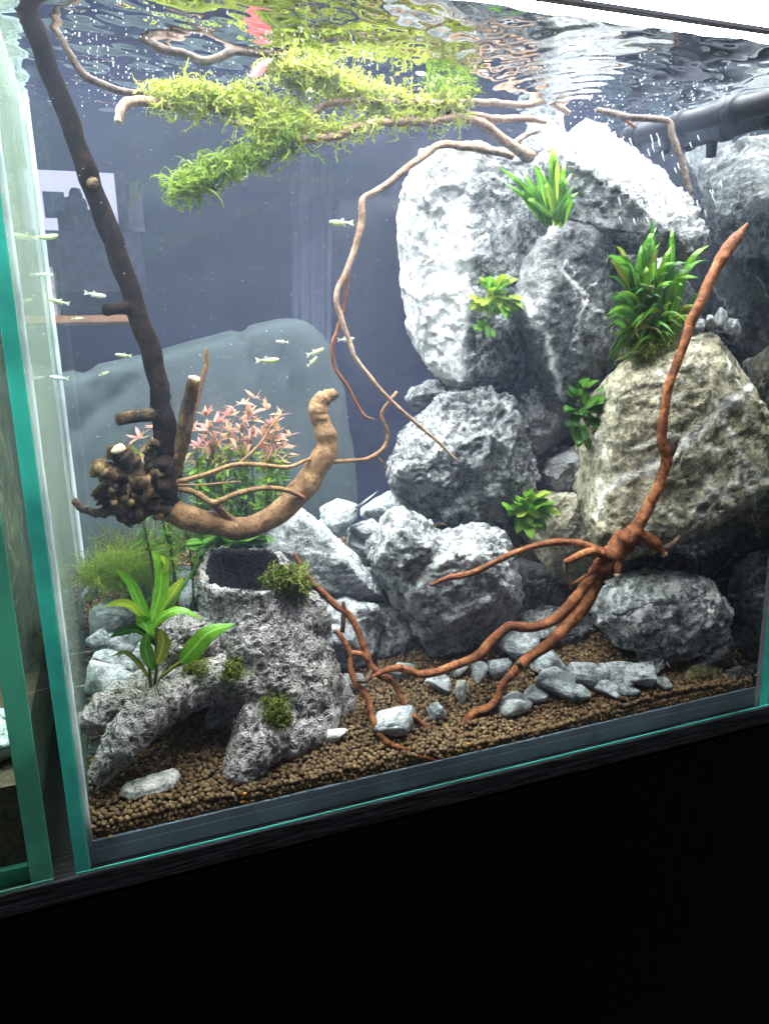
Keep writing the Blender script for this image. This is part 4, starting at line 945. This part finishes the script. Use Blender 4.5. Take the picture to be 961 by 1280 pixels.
# ------------------------------------------------------------------ outlet pipe
pipe = empty('outlet_pipe', atX(880, 140, 0.508)); tag(pipe, 'dark plastic outlet pipe lying along the end pane at the surface', 'pipe')
A = np.array([0.5135, 0.004, 0.4675]); B = np.array([0.500, 0.165, 0.4790])
v, f = tube([A, (A + B) / 2, B], [0.0085, 0.0085, 0.0085], n=40, k=18, knob=0.0); obj('tube', v, f, 'pipe_plastic', pipe)
for u in (0.30, 0.62, 0.93):
    c = A + (B - A) * u; d = (B - A) / np.linalg.norm(B - A)
    v, f = tube([c - d * 0.004, c + d * 0.004], [0.0104, 0.0104], n=6, k=18, knob=0.0); obj('collar', v, f, 'pipe_plastic', pipe)
c = A + (B - A) * 0.62; v, f = tube([c + np.array([0, 0, 0.008]), c + np.array([-0.004, 0.004, 0.014])], [0.003, 0.002], n=6, knob=0.1); obj('clip', v, f, 'pipe_plastic', pipe)
c = A + (B - A) * 0.72; v, f = tube([c + np.array([0, 0, -0.006]), c + np.array([0, 0, -0.02])], [0.005, 0.0042], n=6, k=12, knob=0.0); obj('nozzle', v, f, 'pipe_plastic', pipe)

# ------------------------------------------------------------------ PLANTS
def rib_attr(me):
    a = me.attributes.new('rib', 'FLOAT', 'POINT'); a.data.foreach_set('value', np.array([1.0 if i % 3 == 1 else 0.0 for i in range(len(me.vertices))], dtype=np.float32))
def leaf_mesh(name, mat, w=0.3, curl=0.25, fold=0.25, nseg=8, shape='lance', wave=0.0):
    V = []; Fc = []
    for i in range(nseg + 1):
        u = i / nseg
        if shape == 'lance': p = (math.sin(math.pi * min(1, u ** 0.75 * 0.97 + 0.03))) ** 0.85
        elif shape == 'oval': p = math.sqrt(max(0, 1 - (2 * (0.12 + 0.88 * u) - 1.05) ** 2)) if u < 1 else 0
        else: p = min(1, u * 6) * (1 - u ** 5)
        hw = 0.5 * w * max(p, 0.03); z = -curl * u * u; e = wave * math.sin(u * 14)
        V += [(-hw, u, z + fold * hw + e * hw), (0, u, z), (hw, u, z + fold * hw - e * hw)]
    for i in range(nseg):
        a = 3 * i; Fc += [(a, a + 1, a + 4, a + 3), (a + 1, a + 2, a + 5, a + 4)]
    me = mesh_of(name, V, Fc); me.materials.append(M[mat]); rib_attr(me); return me
def put_leaf(parent, me, base, direc, up, length, name='leaf', width=None):
    d = Vector([float(x) for x in direc]).normalized(); u = Vector([float(x) for x in up])
    x = d.cross(u)
    if x.length < 1e-4: x = d.cross(Vector((1, 0.2, 0.1)))
    x.normalize(); z = x.cross(d)
    o = bpy.data.objects.new(name, me); COL.objects.link(o); o.parent = parent
    m = Matrix((x, d, z)).transposed()
    o.location = Vector([float(q) for q in base]) - parent.location
    o.rotation_euler = m.to_euler(); w = width if width else length
    o.scale = (w, length, length); return o
def ribbon_leaf(parent, pts, w, Y, mat, name='leaf', shape='lance', tilt=0.5):
    """one long leaf swept along a curve; pts (px,py[,dY])"""
    P = np.array([at(q[0], q[1], Y + (q[2] if len(q) > 2 else 0)) for q in pts]); n = 14; C = catmull(P, n)
    T = np.gradient(C, axis=0); T /= np.linalg.norm(T, axis=1)[:, None]
    V = []; Fc = []; view = np.array([0.1, 1.0, -0.35])
    for i in range(n):
        u = i / (n - 1); p = math.sin(math.pi * min(1, 0.06 + 0.94 * u ** 0.8)) ** 0.75
        s = np.cross(T[i], view); s /= np.linalg.norm(s) + 1e-9; nn = np.cross(s, T[i])
        s = s * math.cos(tilt) + nn * math.sin(tilt); nn = np.cross(s, T[i])
        hw = rw(w, C[i]) * max(p, 0.05); wv = 0.12 * math.sin(i * 2.1)
        V += [C[i] - s * hw + nn * hw * (0.3 + wv), C[i], C[i] + s * hw + nn * hw * (0.3 - wv)]
    for i in range(n - 1):
        a = 3 * i; Fc += [(a, a + 1, a + 4, a + 3), (a + 1, a + 2, a + 5, a + 4)]
    o = obj(name, V, Fc, mat, parent); rib_attr(o.data); return o
# sword plant
sw = empty('sword_plant', at(192, 884, 0.034)); tag(sw, 'broad leaved green sword plant rooted beside the left stump root', 'plant')
for (pts, w, dy, mt, tl) in [([(186, 782), (176, 758, -.004), (162, 728, -.006), (143, 711, -.004)], 10, 0, 'leaf_green', .4), ([(184, 782), (166, 760, -.008), (150, 754, -.012), (131, 758, -.014)], 8.5, 0, 'leaf_yellow', .6),
                             ([(190, 776), (200, 740, .004), (201, 708, .006), (190, 688, .004)], 12, 0, 'leaf_bright', .3), ([(204, 716, .004), (206, 704, .004), (202, 694, .002)], 7, 0.001, 'leaf_yellow', .2),
                             ([(194, 776), (216, 750), (238, 718), (251, 688)], 4, .004, 'leaf_dark', .9), ([(192, 778), (206, 756), (220, 736), (229, 722)], 12, .006, 'leaf_yellow', .3),
                             ([(188, 786), (206, 768, -.008), (228, 762, -.012), (254, 774, -.012)], 9, 0, 'leaf_bright', .7), ([(226, 828, -.01), (242, 810, -.014), (262, 790, -.016), (294, 780, -.012)], 16, 0, 'leaf_bright', .3),
                             ([(190, 800), (172, 788, -.008), (155, 790, -.01), (138, 797, -.01)], 10, 0, 'leaf_dark', .6), ([(188, 800), (182, 782, -.012), (176, 776, -.014), (170, 772, -.014)], 12, 0, 'leaf_green', .3),
                             ([(188, 850), (170, 826, -.008), (156, 816, -.01), (140, 820, -.012)], 5, 0, 'leaf_olive', .5), ([(190, 838), (182, 812, -.01), (184, 790, -.012)], 11, -.002, 'leaf_green', .3), ([(196, 830), (204, 804, -.01), (200, 786, -.01)], 12, -.003, 'leaf_olive', .5)]:
    ribbon_leaf(sw, pts, w * 0.8, 0.034 + dy, mt, tilt=tl)
for pts in ([(192, 884), (188, 850), (186, 815), (187, 778)], [(193, 884), (200, 850), (212, 838), (228, 826)], [(191, 884), (196, 830), (194, 776)]):
    P = [at(a, b, 0.033) for a, b in pts]; v, f = tube(P, [rw(2.2, P[0])] * len(P), n=18, k=7, knob=0.05); obj('stem', v, f, 'leaf_olive', sw)

def fern(name, label, base, Y, blades, mats, cat='plant'):
    e = empty(name, at(*base, Y)); tag(e, label, cat)
    for b in blades: ribbon_leaf(e, b[0], b[1], Y, mats[b[2] % len(mats)], tilt=b[3] if len(b) > 3 else rng.uniform(0.1, 0.9))
    return e
bl = []
for i, (tx, ty) in enumerate([(622, 208), (634, 214), (630, 228), (642, 236), (655, 216), (666, 206), (676, 212), (686, 182), (694, 178), (700, 180), (706, 196), (716, 232), (714, 216), (652, 246), (700, 220), (722, 240), (668, 232), (680, 228), (645, 222), (710, 246)]):
    bx = 690 + rng.uniform(-10, 14); by = 284 + rng.uniform(-6, 2); mx_ = bx + (tx - bx) * 0.42 + rng.uniform(-4, 4); my = by + (ty - by) * 0.55
    bl.append(([(bx, by), (mx_, my, -.008), ((mx_ + tx) / 2 + rng.uniform(-3, 3), (my + ty) / 2 - 3, -.013), (tx, ty, -.012 + rng.uniform(-.006, .008))], rng.uniform(3.0, 5.0), rng.choice([0, 0, 1, 1, 2])))
fern('narrow_fern', 'bright narrow leaved fern on the ledge of the tall rock', (690, 286), 0.088, bl, ['leaf_bright', 'leaf_green', 'leaf_yellow'])
bl = []
for i in range(84):
    a = rng.uniform(-1.35, 1.25); L = rng.uniform(70, 165) * (1 - 0.28 * abs(a)); bx = 818 + rng.uniform(-26, 26); by = 418 + rng.uniform(-20, 22)
    tx = bx + L * math.sin(a) * 0.62; ty = by - L * math.cos(a * 0.9) * 0.92; ty += abs(a) * rng.uniform(8, 34)
    mx_ = bx + (tx - bx) * 0.35; my = by + (ty - by) * 0.62 - abs(a) * 12
    tx = min(max(tx, 758), 888); ty = max(ty, 272)
    bl.append(([(bx, by), (mx_, my, -.012), ((mx_ + tx) / 2, (my + ty) / 2 - 8, -.02), (tx, ty, -.024 + rng.uniform(-.004, .01))], rng.uniform(2.4, 4.6), rng.choice([0, 0, 1, 1, 2, 2, 3])))
for i in range(26):
    bx = 800 + rng.uniform(-20, 30); by = 430 + rng.uniform(-20, 12); tx = 800 + rng.uniform(-45, 30); ty = 440 + rng.uniform(-34, 16)
    bl.append(([(bx, by), ((bx + tx) / 2, (by + ty) / 2 - 10, -.012), (tx, ty, -.016)], rng.uniform(3, 5.5), rng.choice([2, 2, 3, 3, 1])))
fern('bushy_fern', 'large bushy fern growing above the tan boulder', (818, 440), 0.052, bl, ['leaf_bright', 'leaf_green', 'leaf_dark', 'leaf_olive'])
OV = {m: [leaf_mesh('oval_leaf', m, 0.62, c, 0.3, 7, 'oval', 0.06) for c in (0.1, 0.35)] for m in ('leaf_bright', 'leaf_yellow', 'leaf_green', 'leaf_dark')}
def rosette(name, label, px, py, rx, ry, Y, n, mats, size):
    e = empty(name, at(px, py + ry * 0.6, Y)); tag(e, label, 'plant')
    for i in range(n):
        a = rng.uniform(0, 6.283); rr_ = math.sqrt(rng.random()); x = px + rx * rr_ * math.cos(a); y = py + ry * rr_ * math.sin(a)
        t_ = at(x, y, Y - 0.008 - rng.uniform(0, 0.008)); d = np.array([math.cos(a) * 0.9, -0.75 + rng.uniform(-0.4, 0.3), -math.sin(a) * 0.8 + 0.15])
        L = rw(size, t_) * rng.uniform(0.75, 1.25); d = d / np.linalg.norm(d)
        put_leaf(e, rng.choice(OV[rng.choice(mats)]), t_ - d * L * 0.5, d, (rng.uniform(-.3, .3), -0.5, 0.9), L)
    root = at(px, py + ry * 0.5, Y + 0.002)
    for i in range(6):
        P = [root, at(px + rng.uniform(-rx, rx) * 0.6, py + rng.uniform(-ry, ry) * 0.5, Y - 0.008)]
        v, f = tube(P, [rw(1.4, root)] * 2, n=6, k=6, knob=0); obj('stem', v, f, 'leaf_olive', e)
rosette('small_leaved_plant', 'yellow green small leaved plant on the tall rock face', 620, 368, 32, 22, 0.112, 46, ['leaf_yellow', 'leaf_yellow', 'leaf_bright'], 19)
rosette('small_leaved_plant', 'few pale leaves sprouting low on the tall rock', 610, 408, 20, 8, 0.115, 9, ['leaf_green', 'leaf_bright'], 14)
rosette('round_leaved_plant', 'dark green round leaved plant between wedge rock and tan boulder', 735, 514, 28, 40, 0.072, 50, ['leaf_dark', 'leaf_green', 'leaf_green'], 21)
rosette('round_leaved_plant', 'bright green leaf rosette between squat rock and heart rock', 661, 638, 32, 24, 0.088, 46, ['leaf_bright', 'leaf_bright', 'leaf_yellow', 'leaf_green'], 21)
rosette('low_leaved_plant', 'low oval leaved plant behind the hollow stump rim', 285, 680, 48, 13, 0.125, 34, ['leaf_green', 'leaf_bright', 'leaf_dark'], 20)
# stem plants, pink above and green below
NAR = {m: [leaf_mesh('narrow_leaf', m, 0.24, c, 0.3, 6, 'lance') for c in (0.15, 0.5, -0.25)] for m in ('leaf_pink', 'leaf_rose', 'leaf_yellow', 'leaf_bright', 'leaf_green', 'leaf_olive')}
STEMS = [(250, 556, 250), (262, 535, 262), (285, 520, 272), (305, 505, 285), (318, 498, 300), (335, 512, 312), (350, 520, 322), (362, 545, 330), (240, 540, 240), (195, 535, 205), (175, 548, 190), (275, 545, 280), (300, 535, 296), (330, 545, 318),
         (270, 528, 266), (292, 512, 280), (342, 530, 320), (356, 560, 334), (258, 520, 258), (312, 520, 300), (210, 552, 215), (228, 560, 232), (270, 580, 268), (290, 572, 292), (310, 570, 305), (250, 585, 256), (335, 575, 325), (280, 590, 276), (322, 588, 312), (300, 585, 300)]
for i, (tx, ty, bx) in enumerate(STEMS):
    Y = 0.135 + rng.uniform(-0.016, 0.026); b = at(bx, 668, Y); b[2] = soil_z(b[0], Y); green = ty > 565
    e = empty('stem_plant', b)
    tag(e, 'leafy stem with yellow green leaves under the pink tips' if green else 'slender stem plant with pink top leaves behind the driftwood', 'plant', 'green stems in the pink bush' if green else 'pink topped stems behind the driftwood')
    T = at(tx, ty, Y); P = catmull([b, (b * 0.6 + T * 0.4) + np.array([rng.uniform(-.01, .01), 0, 0]), (b * 0.25 + T * 0.75) + np.array([rng.uniform(-.005, .005), 0, 0]), T], 24)
    v, f = tube(P[::3], [0.0011, 0.001, 0.001, 0.001, 0.0009, 0.0008, 0.0007, 0.0005][:len(P[::3])], n=20, k=6, knob=0); obj('stem', v, f, 'leaf_olive', e)
    whorls = 15 if not green else 11
    for w_ in range(whorls):
        u = 0.30 + 0.70 * w_ / (whorls - 1); p = P[min(23, int(u * 23))]; y_ = pix(p)[1]
        for q in range(5 if w_ < whorls - 1 else 7):
            a = rng.uniform(0, 6.283); el = rng.uniform(-0.5, 0.8) + (0.4 if w_ == whorls - 1 else 0)
            mt = ('leaf_pink' if rng.random() < 0.62 else 'leaf_rose') if y_ < 562 else (rng.choice(['leaf_yellow', 'leaf_pink', 'leaf_olive']) if y_ < 584 else rng.choice(['leaf_yellow', 'leaf_bright', 'leaf_bright', 'leaf_green']))
            if green and y_ < 584: mt = rng.choice(['leaf_yellow', 'leaf_bright'])
            L_ = rng.uniform(0.006, 0.0125)
            put_leaf(e, rng.choice(NAR[mt]), p, (math.cos(a) * math.cos(el), math.sin(a) * math.cos(el), math.sin(el)), (rng.uniform(-.6, .6), rng.uniform(-.6, .6), 1), L_, width=L_ * rng.uniform(1.0, 1.7))

# ------------------------------------------------------------------ MOSS
def moss(name, label, paths, n, mat, L=(0.009, 0.022), spread=6, r=0.0006, curl=1.7, down=0.3, cat='moss', up=0.0, kk=6):
    """tufts of thin curled strands rooted along paths of (px,py,Y)"""
    g = np.random.default_rng(sum(ord(c) for c in label)); V = []; Fc = []
    segs = []
    for path in paths: segs.append(catmull([at(*q) for q in path], 40))
    tot = [len(s) for s in segs]; off = 0; Vs = []; Fs = []
    for i in range(n):
        s = segs[g.integers(len(segs))]; c = s[g.integers(len(s))] + g.normal(0, 1, 3) * rw(spread, s[0]) * np.array([1, 0.8, 0.75])
        d = g.normal(0, 1, 3); d[2] += -down + up; d /= np.linalg.norm(d); ln = g.uniform(*L); a = g.normal(0, 1, 3) * curl
        P = [c]; 
        for j in range(kk - 1):
            P.append(P[-1] + d * ln / (kk - 1)); d = d + np.cross(a, d) * 0.42 + g.normal(0, 0.16, 3); d /= np.linalg.norm(d)
        P = np.array(P); s1 = np.cross(P[-1] - P[0] + 1e-5, [0.3, 0.2, 1]); s1 /= np.linalg.norm(s1) + 1e-9; s2 = np.cross(s1, P[1] - P[0]); s2 /= np.linalg.norm(s2) + 1e-9
        rr_ = r * g.uniform(0.7, 1.5) * np.linspace(1.15, 0.45, kk)
        ring = np.stack([P + s1 * rr_[:, None], P + (-0.5 * s1 + 0.87 * s2) * rr_[:, None], P + (-0.5 * s1 - 0.87 * s2) * rr_[:, None]], 1)
        Vs.append(ring.reshape(-1, 3)); idx = off + np.arange(kk * 3).reshape(kk, 3)
        for j in range(3):
            j2 = (j + 1) % 3; Fs.append(np.stack([idx[:-1, j], idx[:-1, j2], idx[1:, j2], idx[1:, j]], 1))
        off += kk * 3
        # leaflets: small side blades along the strand
        for j in range(1, kk - 1):
            for sd in (-1, 1):
                b0 = P[j]; dirv = (P[j + 1] - P[j]); dl = np.linalg.norm(dirv); dirv = dirv / dl; q = b0 + (dirv * 0.7 + sd * s1 * 0.8 + g.normal(0, .25, 3)) * r * 4.2
                Vs.append(np.array([b0 - dirv * r * 0.9, b0 + dirv * r * 0.9, q])); 
                Fs.append(np.array([[off, off + 1, off + 2, off + 2]])); off += 3
    Vv = np.vstack(Vs); Ff = np.vstack(Fs)
    Vv[:, 2] = np.minimum(Vv[:, 2], WATER_Z - 0.002)
    faces = [tuple(q) if q[2] != q[3] else tuple(q[:3]) for q in Ff.tolist()]
    return tag(obj(name, Vv, faces, mat), label, cat)
moss('moss_tuft', 'long yellow green moss tuft along the middle bough', [[(205, 118, .10), (250, 124, .103), (300, 130, .107), (345, 142, .11), (382, 146, .11)]], 900, 'moss_light', spread=10, down=0.15)
moss('moss_tuft', 'moss tuft along the highest bough up to the fork', [[(345, 78, .107), (372, 92, .11), (402, 98, .11), (440, 115, .113), (480, 126, .117), (530, 132, .12), (578, 132, .123)]], 1050, 'moss_light', spread=9, down=0.0)
moss('moss_tuft', 'drooping green moss tuft hanging at the free end', [[(225, 236, .10), (252, 222, .10), (290, 205, .10), (330, 186, .10), (368, 168, .10)]], 800, 'moss_green', spread=9, down=0.35)
moss('moss_tuft', 'thin moss strands along the lowest bough', [[(310, 158, .10), (370, 160, .10), (420, 160, .103), (480, 150, .11), (570, 148, .12)]], 360, 'moss_light', spread=6, down=0.3)
moss('moss_tuft', 'upright moss spikes at the fork near the surface', [[(540, 122, .12), (560, 118, .122), (580, 120, .124)]], 60, 'moss_green', L=(0.02, 0.035), spread=5, up=2.2, curl=0.4)
moss('moss_tuft', 'moss clump growing on the right of the stump rim', [[(345, 730, .055), (362, 722, .058), (378, 735, .062)]], 420, 'moss_olive', L=(0.008, 0.018), spread=8, up=0.5)
moss('moss_cushion', 'fluffy bright moss cushion on the soil behind the sword plant', [[(112, 724, .15), (140, 712, .16), (170, 705, .165), (205, 700, .17)], [(130, 730, .145), (165, 722, .15), (200, 715, .155)]], 1500, 'moss_green', L=(0.012, 0.026), spread=10, r=0.00028, up=0.9, curl=0.7)
moss('moss_cushion', 'dark green moss growing behind the driftwood knot', [[(130, 690, .19), (180, 684, .19), (230, 680, .19), (275, 678, .18)]], 700, 'moss_olive', L=(0.012, 0.03), spread=9, r=0.0003, up=1.0, curl=0.6)
moss('moss_patch', 'dark moss patch filling the upper hole of the stump', [[(290, 832, .030), (294, 844, .030)]], 260, 'moss_olive', L=(0.004, 0.009), spread=6, r=0.0003)
moss('moss_patch', 'green moss patch filling the lower hole of the stump', [[(340, 876, .022), (346, 892, .020), (352, 900, .020)]], 420, 'moss_olive', L=(0.004, 0.009), spread=7, r=0.0003)
moss('moss_patch', 'mossy growth on the stump beside the sword plant', [[(238, 832, .036), (252, 842, .034)]], 240, 'moss_olive', L=(0.004, 0.009), spread=7, r=0.0003)
moss('moss_patch', 'dark root mat hanging under the bushy fern', [[(790, 435, .046), (815, 440, .044), (840, 425, .044)]], 500, 'moss_olive', L=(0.008, 0.02), spread=11, r=0.0003, down=0.8)
pe = empty('pink_leaf', at(326, 85, .098)); tag(pe, 'single pink leaf caught in the moss', 'leaf')
ribbon_leaf(pe, [(313, 96), (322, 88), (330, 78), (341, 73)], 7, .098, 'leaf_petal', 'blade', tilt=0.2)

# ------------------------------------------------------------------ FISH
def fish(px, py, ln, Y, face, pitch, mat, label, group=None, yaw=0.0):
    p = at(px, py, Y); L = rw(ln, p); e = empty('fish', p); n = 12; k = 8; V = []; Fc = []
    for i in range(n):
        u = i / (n - 1); h = 0.135 * math.sin(math.pi * min(1, u * 0.86 + 0.09)) ** 0.8 * (1 - 0.35 * u); wd = h * 0.5
        x = (0.5 - u * 0.78)
        for j in range(k):
            q = 2 * math.pi * j / k; V.append((x * L, math.cos(q) * wd * L, (math.sin(q) * h - 0.03 * math.sin(math.pi * u)) * L))
    for i in range(n - 1):
        for j in range(k): Fc.append((i * k + j, i * k + (j + 1) % k, (i + 1) * k + (j + 1) % k, (i + 1) * k + j))
    Fc.append(tuple(range(k))); Fc.append(tuple(reversed(range((n - 1) * k, n * k))))
    me = mesh_of('fish_body', V, Fc); b = link('body', me, mat, e)
    def fin(name, pts, th=0.006):
        m = len(pts); Vv = [(x * L, -th * L, z * L) for x, z in pts] + [(x * L, th * L, z * L) for x, z in pts]
        Ff = [tuple(range(m)), tuple(reversed(range(m, 2 * m)))] + [(i, i + m, (i + 1) % m + m, (i + 1) % m) for i in range(m)]
        return link(name, mesh_of(name, Vv, Ff, False), 'fish_fin', e)
    fin('tail_fin', [(-0.26, 0.03), (-0.26, -0.04), (-0.5, -0.13), (-0.44, 0.0), (-0.5, 0.13)])
    fin('dorsal_fin', [(0.05, 0.09), (-0.08, 0.08), (-0.12, 0.15), (-0.04, 0.17)])
    fin('anal_fin', [(0.0, -0.10), (-0.14, -0.08), (-0.16, -0.15)])
    bv, bf = ico(1)
    for sd in (-1, 1):
        link('eye', mesh_of('eye', bv * np.array([0.03, 0.012, 0.03]) * L, [tuple(map(int, q)) for q in bf]), 'fish_eye', e, (0.39 * L, sd * 0.034 * L, 0.0))
    e.rotation_euler = (0, -pitch, (0 if face > 0 else math.pi) + yaw)
    return tag(e, label, 'fish', group)
UL = 'small silvery fish swimming before the dark room by the black branch'
for a in [(56, 296, 32, .20, 1, .1, 'fish_olive'), (57, 343, 20, .22, -1, 0, 'fish_silver'), (75, 377, 24, .18, -1, .25, 'fish_olive'), (119, 368, 26, .16, 1, -.2, 'fish_silver'), (97, 398, 15, .22, 1, 0, 'fish_olive')]:
    fish(*a, UL, 'small fish by the black branch')
AC = 'small silvery fish swimming before the grey armchair'
for a in [(155, 444, 20, .18, -1, .1, 'fish_olive'), (130, 467, 13, .2, 1, .3, 'fish_olive'), (353, 427, 16, .17, -1, .1, 'fish_silver'), (334, 450, 30, .15, 1, 0, 'fish_olive'), (394, 440, 24, .14, 1, .3, 'fish_olive'), (390, 452, 18, .16, 1, .7, 'fish_olive')]:
    fish(*a, AC, 'small fish before the armchair')
fish(75, 472, 22, .15, -1, .15, 'bubble', 'bright white little fish turning close to the side pane')
fish(427, 278, 32, .10, -1, 0, 'fish_olive', 'pale green fish swimming toward the black branch by the hanging root')
fish(432, 424, 22, .11, 1, .05, 'fish_silver', 'small fish half hidden behind the crossing hanging roots')
fish(537, 326, 20, .105, 1, .5, 'fish_silver', 'faint fish against the chalk white rock face')

# ------------------------------------------------------------------ bubbles and drifting specks
g = np.random.default_rng(11); P = []; Rd = []
for i in range(300):                                    # bubbles clinging under the surface
    x, y = g.uniform(0.04, 0.24), g.uniform(0.06, 0.25); P.append((x, y, WATER_Z - 0.0016 - abs(g.normal(0, 0.001)))); Rd.append(g.uniform(0.00022, 0.0007))
for i in range(330):
    q = at(g.uniform(40, 540), g.uniform(110, 560), g.uniform(0.02, 0.24)); P.append(tuple(q)); Rd.append(g.uniform(0.00012, 0.0003))
for i in range(120):                                    # bubbles round the outlet
    x, y = g.uniform(0.40, 0.525), g.uniform(0.06, 0.22); P.append((x, y, WATER_Z - 0.002 - abs(g.normal(0, 0.006)))); Rd.append(g.uniform(0.0002, 0.0009))
v, f = granules(np.array(P), np.array(Rd), 1, 4)
tag(obj('air_bubbles', v, f, 'bubble', None, (0, 0, 0)), 'tiny air bubbles and specks floating in the water', 'bubbles', None, 'stuff')
P = []
for i in range(46):
    x = g.uniform(770, 905); y = g.uniform(165, 275); q = at(x, y, g.uniform(0.03, 0.09))
    if q[0] < XR - 0.004: P.append((q, g.uniform(0.003, 0.007)))
v, f = merge([tube([q, q + np.array([0.001, 0, -l / 2]), q + np.array([0.0025, 0, -l])], [0.0003, 0.0005, 0.0002], n=5, k=5, knob=0) for q, l in P])
tag(obj('falling_bubbles', v, f, 'bubble', None, (0, 0, 0)), 'streaks of bubbles driven down from the outlet pipe', 'bubbles', None, 'stuff')
